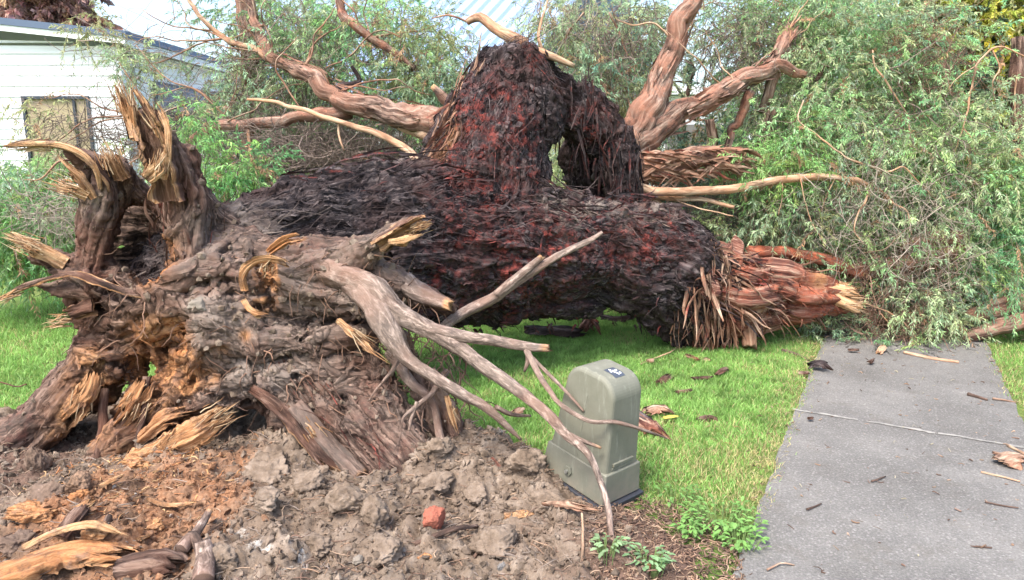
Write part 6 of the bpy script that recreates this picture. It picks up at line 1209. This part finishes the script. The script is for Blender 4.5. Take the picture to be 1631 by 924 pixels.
stick('root_fragment', [(755, 888, .0), (775, 870, .02), (800, 862, .02)], .007, .005, 'short forked brown root near the bottom of the heap', 'root fragment', rbk)
# on the lawn and path
sb, tb = M['strip_bark'], M['root_bark']
stick('stick', [(1020, 582, .01), (1045, 574, .02), (1070, 565, .03), (1088, 548, .03)], .007, .004, 'long thin curved grey stick lying on the lawn', 'stick', M['pale_bark'])
stick('stick', [(1440, 563, .01), (1460, 568, .012), (1490, 574, .012), (1527, 579, .01)], .013, .011, 'pale stick lying on the path in front of the leaves', 'stick', M['pale_bark'])
stick('stick', [(1605, 712, .01), (1650, 735, .01)], .008, .006, 'short pale forked stick at the right edge of the path', 'stick', M['pale_bark'])
stick('stick', [(1562, 754, .01), (1590, 761, .01), (1625, 770, .01)], .005, .004, 'thin pale stick by the right edge below the bark flake', 'stick', M['pale_bark'])
stick('stick', [(1568, 802, .01), (1595, 808, .01), (1622, 812, .01)], .004, .003, 'thin brown twig low on the right side of the path', 'stick', tb)
stick('stick', [(1541, 630, .01), (1556, 634, .01), (1572, 639, .01)], .012, .006, 'short dark stick right of centre on the far path', 'stick', tb)
stick('stick', [(1580, 637, .01), (1600, 640, .01), (1618, 644, .01)], .007, .005, 'grey stick near the right path edge beside the short dark stick', 'stick', sb)
stick('stick', [(1285, 815, .01), (1295, 811, .01), (1308, 806, .01)], .005, .003, 'small curved twig at the left middle of the path', 'stick', tb)
stick('stick', [(1388, 770, .01), (1398, 767, .01), (1410, 762, .01)], .004, .003, 'tiny brown twig in the middle of the path', 'stick', tb)
stick('stick', [(1222, 912, .01), (1245, 902, .012), (1265, 904, .01)], .004, .003, 'thin grey twig at the bottom left of the path', 'stick', sb)
stick('stick', [(1520, 813, .01), (1530, 818, .01)], .004, .003, 'tiny dark twig crumb low on the path', 'stick', tb)
stick('stick', [(1555, 874, .01), (1580, 876, .01)], .004, .003, 'short dark twig near the bottom right of the path', 'stick', tb)
stick('stick', [(1245, 562, .02), (1265, 567, .02), (1288, 577, .015)], .012, .008, 'dark bark stick on the grass near the far path corner', 'stick', tb)
def chip(L, lab, mat=None, seed=0, **k):
    k.setdefault('curl', .8); k.setdefault('amp', .01); k.setdefault('thick', .006); k.setdefault('rag', .4); k.setdefault('rag0', .3); k.setdefault('wood', .2); k.setdefault('edgepale', False)
    return gslab('bark_piece', L, lab, 'bark piece', mat or tb, seed=seed, nv=10, **k)
chip([(830, 535, .05, .05), (870, 538, .06, .07), (910, 540, .06, .07), (950, 537, .05, .05)], 'largest dark bark piece lying in the shade under the trunk', M['trunk_bark'], 51, thick=.02, amp=.02)
chip([(925, 540, .05, .04), (940, 525, .08, .04), (955, 545, .04, .03)], 'reddish curled bark lump at the right end of the large dark piece', M['red_bark'], 52, thick=.015, amp=.02)
chip([(740, 512, .03, .05), (780, 518, .04, .06), (815, 528, .03, .03)], 'flat dark bark piece under the trunk near the roots', M['trunk_bark'], 53, thick=.015)
chip([(940, 490, .1, .08), (970, 492, .12, .1), (1000, 500, .06, .06)], 'brown shaggy bark heap in the gap below the trunk', M['strip_bark'], 54, thick=.02, amp=.04, curl=1.6)
chip([(955, 510, .03, .04), (990, 515, .04, .05), (1015, 505, .03, .03)], 'dark flat bark bits under the shaggy bark heap', M['trunk_bark'], 55)
chip([(1048, 616, .01, .02), (1060, 608, .02, .03), (1070, 600, .01, .015)], 'small brown bark piece tilted on the middle lawn', None, 56)
chip([(1100, 608, .01, .008), (1125, 607, .01, .012), (1140, 604, .01, .008)], 'narrow dark bark sliver beside the tilted brown piece', None, 57)
chip([(1138, 604, .02, .015), (1152, 597, .03, .022), (1165, 590, .01, .01)], 'bark piece at the end of the narrow sliver', None, 58)
chip([(1072, 630, .01, .01), (1090, 629, .015, .014), (1108, 624, .01, .008)], 'tiny dark bark strip lower on the middle lawn', None, 59)
chip([(1025, 666, .02, .03), (1050, 662, .04, .045), (1085, 670, .01, .02)], 'lumpy brown bark mound behind the pedestal on the grass', sb, 60, thick=.012, amp=.02)
chip([(1108, 675, .01, .015), (1130, 672, .02, .03), (1148, 678, .01, .015)], 'ragged grey bark piece right of the lumpy mound', None, 61)
chip([(1000, 680, .05, .045), (1030, 692, .04, .045), (1068, 712, .01, .03)], 'fan of splintered brown bark sticking out behind the pedestal', M['red_bark'], 62, thick=.015, amp=.025, curl=1.2)
chip([(995, 665, .08, .03), (1020, 680, .06, .03), (1055, 695, .03, .015)], 'dark upper bark strip over the splintered fan', M['trunk_bark'], 63, thick=.01, amp=.015)
chip([(1285, 590, .02, .03), (1305, 590, .04, .035), (1330, 596, .01, .02)], 'dark curled bark piece lying over the left path edge', M['trunk_bark'], 64, thick=.012, amp=.02)
chip([(1270, 598, .01, .02), (1292, 602, .02, .02)], 'small flat bark scrap tucked below the curled piece', None, 65)
chip([(1350, 562, .01, .012), (1372, 562, .015, .012)], 'small brown bark flake on the far path', None, 66)
chip([(1398, 566, .0, .022), (1406, 560, .03, .025), (1412, 556, .02, .01)], 'pale upright curled leaf of bark on the far path', M['pale_bark'], 67, pale=.8, wood=.8)
chip([(1383, 582, .01, .016), (1392, 578, .015, .014)], 'small brown bark chip below the pale curled one', None, 68)
chip([(1285, 672, .01, .010), (1298, 671, .01, .010)], 'small dark chip on the left of the path joint', None, 69)
chip([(1590, 745, .02, .05), (1615, 740, .03, .07), (1650, 745, .02, .06)], 'broad brown bark flake at the right edge of the path', sb, 70, thick=.006)
chip([(1580, 726, .01, .01), (1596, 730, .01, .014), (1606, 731, .01, .008)], 'small brown flake left of the broad bark flake', sb, 71)
chip([(1030, 580, .01, .018), (1045, 578, .015, .018)], 'brown leaf litter scrap under the curved stick', sb, 72)
chip([(1090, 570, .015, .01), (1110, 578, .015, .014), (1125, 578, .01, .008)], 'reddish bark strip right of the curved stick', M['red_bark'], 73)
chip([(818, 668, .03, .02), (835, 662, .04, .03)], 'brown bark scrap on the grass left of the pedestal', sb, 74)
chip([(1120, 575, .01, .02), (1135, 580, .01, .02)], 'crumbly bark scrap at the end of the reddish strip', sb, 75)
chip([(860, 812, .02, .01), (905, 820, .03, .014), (960, 830, .02, .01)], 'thin brown bark strip lying on soil before the pedestal', sb, 76)
# yellow leaf on the lawn
V, F, fib, m = shard(lay([(1056, 676, .03, .012), (1070, 674, .035, .02), (1080, 673, .03, .006)]), curl=.4, thick=.001, rag=0, seed=2, nv=8, amp=.003)
mk('fallen_leaf', V, F, simple('leaf_yellow', (.55, .42, .08), .6), attrs={'mask': m}, label='single yellow leaf on the grass behind the pedestal', cat='leaf')

# crumbs on the heap, bark mulch, litter on path: uncountable
def crumbs():
    r = np.random.default_rng(4); n = 34000; V0, F0 = ico(1); x = r.uniform(-3.0, .75, n * 2); y = r.uniform(2.3, 4.1, n * 2); sd_ = poly_sd(x, y, MOUND); ok = (sd_ > .02) & ((x < .35) | (r.uniform(0, 1, len(x)) < .15)); x, y = x[ok][:n], y[ok][:n]; n = len(x)
    s = .0020 + .015 * r.uniform(0, 1, n) ** 7; V = V0[None] * (1 + .35 * r.normal(size=(n, len(V0), 1))) * s[:, None, None] * r.uniform(.6, 1.3, (n, 1, 3)); z = mound_h(x, y)
    V = V + np.stack([x, y, z + s * .3], 1)[:, None]; F = F0[None] + (np.arange(n) * len(V0))[:, None, None]; m = np.zeros((n, len(V0), 4)); m[..., 3] = r.uniform(.55, 1.3, (n, 1))
    og = 1.6 * sum(np.exp(-((x - c_[0]) ** 2 + (y - c_[1]) ** 2) / (rr * rr)) for c_, rr in ((S(250, 770), .28), (S(180, 800), .2), (S(330, 790), .16), (S(120, 850), .2), (S(250, 850), .22), (S(200, 900), .2))); m[..., 0] = (r.uniform(0, 1, n) < og)[:, None]; V = V - 0; m[..., 2] = (r.uniform(0, 1, n) < .004)[:, None]
    mk('soil_crumbs', V.reshape(-1, 3), F.reshape(-1, 3), M['soil'], attrs={'mask': m.reshape(-1, 4)}, kind='stuff', smooth=False)
crumbs()
def chips(name, n, xr, yr, cond, cols, seed, L=(.01, .05), w=.0035, zf=None):
    r = np.random.default_rng(seed); x = r.uniform(*xr, n); y = r.uniform(*yr, n); ok = cond(x, y, r); x, y = x[ok], y[ok]; n = len(x)
    z = np.maximum(mound_h(x, y), .012) + .004; a = r.uniform(0, np.pi, n); l = r.uniform(*L, n); d = np.stack([np.cos(a), np.sin(a), r.normal(size=n) * .15], 1)
    s = np.arange(4) / 3; C = np.stack([x, y, z], 1)[:, None] + d[:, None] * (l[:, None] * s)[..., None] + r.normal(size=(n, 1, 3)) * .006 * (s * (1 - s) * 4)[None, :, None]
    V, Q = tubes(C, w * r.uniform(.25, 1.1, (n, 1)) * np.array([.7, 1, 1, .5]), 4); c = np.array(cols)[r.integers(0, len(cols), n)] * r.uniform(.6, 1.3, (n, 1))
    mk(name, V, Q, M['twig'], attrs={'col': c4(np.repeat(c, 16, 0))}, kind='stuff')
bc = [(.2, .12, .085), (.12, .075, .055), (.32, .2, .13), (.4, .28, .19)]
chips('bark_mulch', 5200, (.25, 1.1), (2.2, 3.4), lambda x, y, r: (poly_sd(x, y, MOUND) > -.03) & (x > .3), bc, 1, (.008, .05), .0035)
chips('root_litter', 5200, (-3, .4), (2.3, 4.1), lambda x, y, r: poly_sd(x, y, MOUND) > .05, bc + [(.25, .2, .16), (.3, .24, .2)], 2, (.015, .09), .0025)
chips('wood_fibre', 1500, (-2.3, -1.2), (2.7, 3.7), lambda x, y, r: r.uniform(0, 1, len(x)) < np.exp(-((x + 1.75) ** 2 + (y - 3.25) ** 2) / .15), [(.5, .26, .11), (.62, .4, .2), (.4, .17, .07)], 3, (.01, .06), .004)
chips('path_litter', 700, (1.2, 3.8), (2.4, 7.5), lambda x, y, r: (x > path_x(y)) & (x < path_x(y) + wd), bc + [(.4, .36, .25)], 4, (.006, .045), .0034)
chips('lawn_litter', 9000, (-.4, 4.5), (3.2, 7.5), lambda x, y, r: (r.uniform(0, 1, len(x)) < .07 + .9 * np.exp(-np.minimum(np.abs(x - path_x(y)), np.abs(x - path_x(y) - wd)) / .09)) & ((x < path_x(y) + .02) | (x > path_x(y) + wd - .02)) & (poly_sd(x, y, MOUND) < .02), bc + [(.42, .33, .16), (.35, .22, .1)], 5, (.01, .05), .003)
chips('fallen_twigs', 900, (2.2, 5.0), (5.9, 7.5), lambda x, y, r: r.uniform(0, 1, len(x)) < np.clip((y - 5.9) / .8, 0, 1), bc + [(.3, .3, .12)], 6, (.05, .3), .004)

# grass
def grass(n, xr, yr, seed, l0, w0, name='grass'):
    r = np.random.default_rng(seed); x = r.uniform(*xr, n); y = yr[0] + (yr[1] - yr[0]) * r.uniform(0, 1, n) ** 1.25; dpl, dpr = path_x(y) - x, x - path_x(y) - wd
    p3 = np.stack([x, y, 0 * x], 1); patch = fbm(p3 * 1.7, 4, 20); fine = fbm(p3 * 9, 3, 23); msd = poly_sd(x, y, MOUND); edge = np.maximum(dpl, dpr)
    keep = (edge > -.02 + .03 * r.normal(size=n)) & (msd < .03 + .05 * fine); yel = np.clip(.55 * np.exp(-np.maximum(edge, 0) / .22) + sst(.1, .5, patch) * .35 + .5 * np.exp(-np.abs(msd) / .2) * sst(.3, 1.4, x) + .3 * sst(4.6, 3.2, y) * (x > .5) + .18 * sst(.2, .7, fine), 0, 1)
    keep &= r.uniform(0, 1, n) > yel * .55 * (1 + fine)
    x, y, yel, fine, patch = x[keep], y[keep], yel[keep], fine[keep], patch[keep]; n = len(x); l = l0 * r.uniform(.5, 1.4, n) * (1 + .3 * patch) * (1 - .35 * yel); w = w0 * r.uniform(.7, 1.3, n); a = r.uniform(0, 2 * np.pi, n); b = r.uniform(0, 2 * np.pi, n); ln = np.abs(r.normal(size=n)) * .45 + .1
    d = np.stack([np.cos(b) * ln, np.sin(b) * ln, np.ones(n)], 1); d = nrm(d); s = np.stack([np.cos(a), np.sin(a), 0 * a], 1) * w[:, None]; o = np.stack([x, y, 0 * x - .002], 1); m1 = o + d * (l * .55)[:, None]; t = m1 + nrm(d + np.stack([np.cos(b), np.sin(b), 0 * b - .25], 1) * .55) * (l * .5)[:, None]
    V = np.stack([o - s, o + s, m1 + s * .8, m1 - s * .8, t], 1).reshape(-1, 3); k = np.arange(n) * 5; Q = np.stack([k, k + 1, k + 2, k + 3], 1); T = np.stack([k + 3, k + 2, k + 4], 1)
    g0 = np.array([.17, .345, .075]); g1 = np.array([.27, .45, .13]); gy = np.array([.46, .40, .19]); mixv = r.uniform(0, 1, (n, 1)); c = g0 + (g1 - g0) * mixv; c = c * (1 + .5 * fine[:, None] + .25 * patch[:, None]); yy = (r.uniform(0, 1, n) < yel * .75)[:, None]; c = np.where(yy, gy * r.uniform(.6, 1.3, (n, 1)), c)
    mk(name, V, [Q, T], M['grass'], attrs={'col': c4(np.repeat(c, 5, 0))}, kind='stuff', smooth=False)
grass(200000, (-.9, 2.7), (3.1, 7.8), 1, .045, .0024)
grass(45000, (3.3, 5.4), (3.8, 7.5), 2, .05, .0026)
grass(70000, (-5.2, -1.2), (3.8, 8.5), 3, .055, .003)

# weeds with lobed leaves
def weed(px, py, R_, n, seed, label, col=(.17, .34, .09), Lf=.028, up=.35):
    r = np.random.default_rng(seed); c = S(px, py); Vs, Qs, cs = [], [], []; nn = 0; st = []
    for k in range(n):
        a = r.uniform(0, 2 * np.pi); d0 = R_ * r.uniform(.1, 1) ** .7; b = c + [math.cos(a) * d0, math.sin(a) * d0, r.uniform(.015, .05) + up * .06]; b[2] = max(b[2], float(mound_h(b[0], b[1])[0]) + .015)
        dirv = nrm(np.array([math.cos(a + r.normal() * .5), math.sin(a + r.normal() * .5), r.uniform(-.15, .4)])); L = Lf * r.uniform(.6, 1.3); sd_ = nrm(np.cross(dirv, [0, 0, 1.])); nz = np.cross(sd_, dirv); W = L * .3; m = 13; t = np.linspace(0, 1, m)
        lob = W * np.sin(np.pi * np.clip(t * .95 + .05, 0, 1)) ** .6 * (.62 + .38 * np.abs(np.sin(t * np.pi * 4.5))); cen = b + dirv * (t * L)[:, None] - np.array([0, 0, 1]) * (t ** 2 * L * .25)[:, None]
        V = np.stack([cen - sd_ * lob[:, None] + nz * (lob * .3)[:, None], cen, cen + sd_ * lob[:, None] + nz * (lob * .3)[:, None]], 1).reshape(-1, 3); i = np.arange(m - 1)[:, None] * 3; j = np.arange(2); Q = np.stack([i + j, i + j + 1, i + 3 + j + 1, i + 3 + j], -1).reshape(-1, 4)
        Vs.append(V); Qs.append(Q + nn); nn += len(V); cs.append(np.tile(np.array(col) * r.uniform(.75, 1.3), (len(V), 1))); q0 = c * .3 + b * .7; q0[2] = max(float(mound_h(q0[0], q0[1])[0]), 0); st.append(np.stack([q0, (q0 + b) / 2 + [0, 0, .006], b]))
    e = empty('weed', (c[0], c[1], c[2]), label, 'weed', 'weeds at the edge of the mulch'); mk('leaves', np.concatenate(Vs), np.concatenate(Qs), M['leaf'], e, attrs={'col': c4(np.concatenate(cs))})
    C = np.stack(st); V, Q = tubes(C, np.full((len(C), 3), .0016), 4); mk('stems', V, Q, M['twig'], e, attrs={'col': np.tile((.2, .3, .1, 1), (len(V), 1))})
weed(1150, 838, .17, 150, 1, 'bushy light green weed growing at the left edge of the path')
weed(1180, 872, .11, 80, 2, 'weed leaning over the path edge below the bushy one')
weed(1098, 856, .07, 40, 3, 'single flat weed spreading over the mulch left of the path')
weed(1030, 905, .09, 60, 4, 'grey green weed in the mulch at the bottom edge', (.2, .34, .16))
weed(968, 885, .06, 40, 5, 'small pale weed under the tip of the long root', (.24, .36, .18))
weed(1075, 800, .12, 40, 6, 'low weeds in the thin grass right of the pedestal base', (.16, .32, .09), .028)
# broad leaves beside the torn root on the left
def sprig():
    c = P(160, 398, 4.25); r = np.random.default_rng(8); Vs, Qs, nn = [], [], 0
    for k in range(26):
        b = c + r.normal(size=3) * [.045, .03, .022]; d = nrm(r.normal(size=3) * [1, .5, .6] + [0, 0, .4]); s_ = nrm(np.cross(d, r.normal(size=3))); L = .045
        Vs.append(np.array([b, b + d * L * .5 + s_ * .013, b + d * L, b + d * L * .5 - s_ * .013])); Qs.append(np.arange(4) + nn); nn += 4
    return mk('leafy_sprig', np.concatenate(Vs), np.array(Qs), M['leaf'], tree, attrs={'col': np.tile((.17, .36, .07, 1), (nn, 1))}, smooth=False)
sprig()
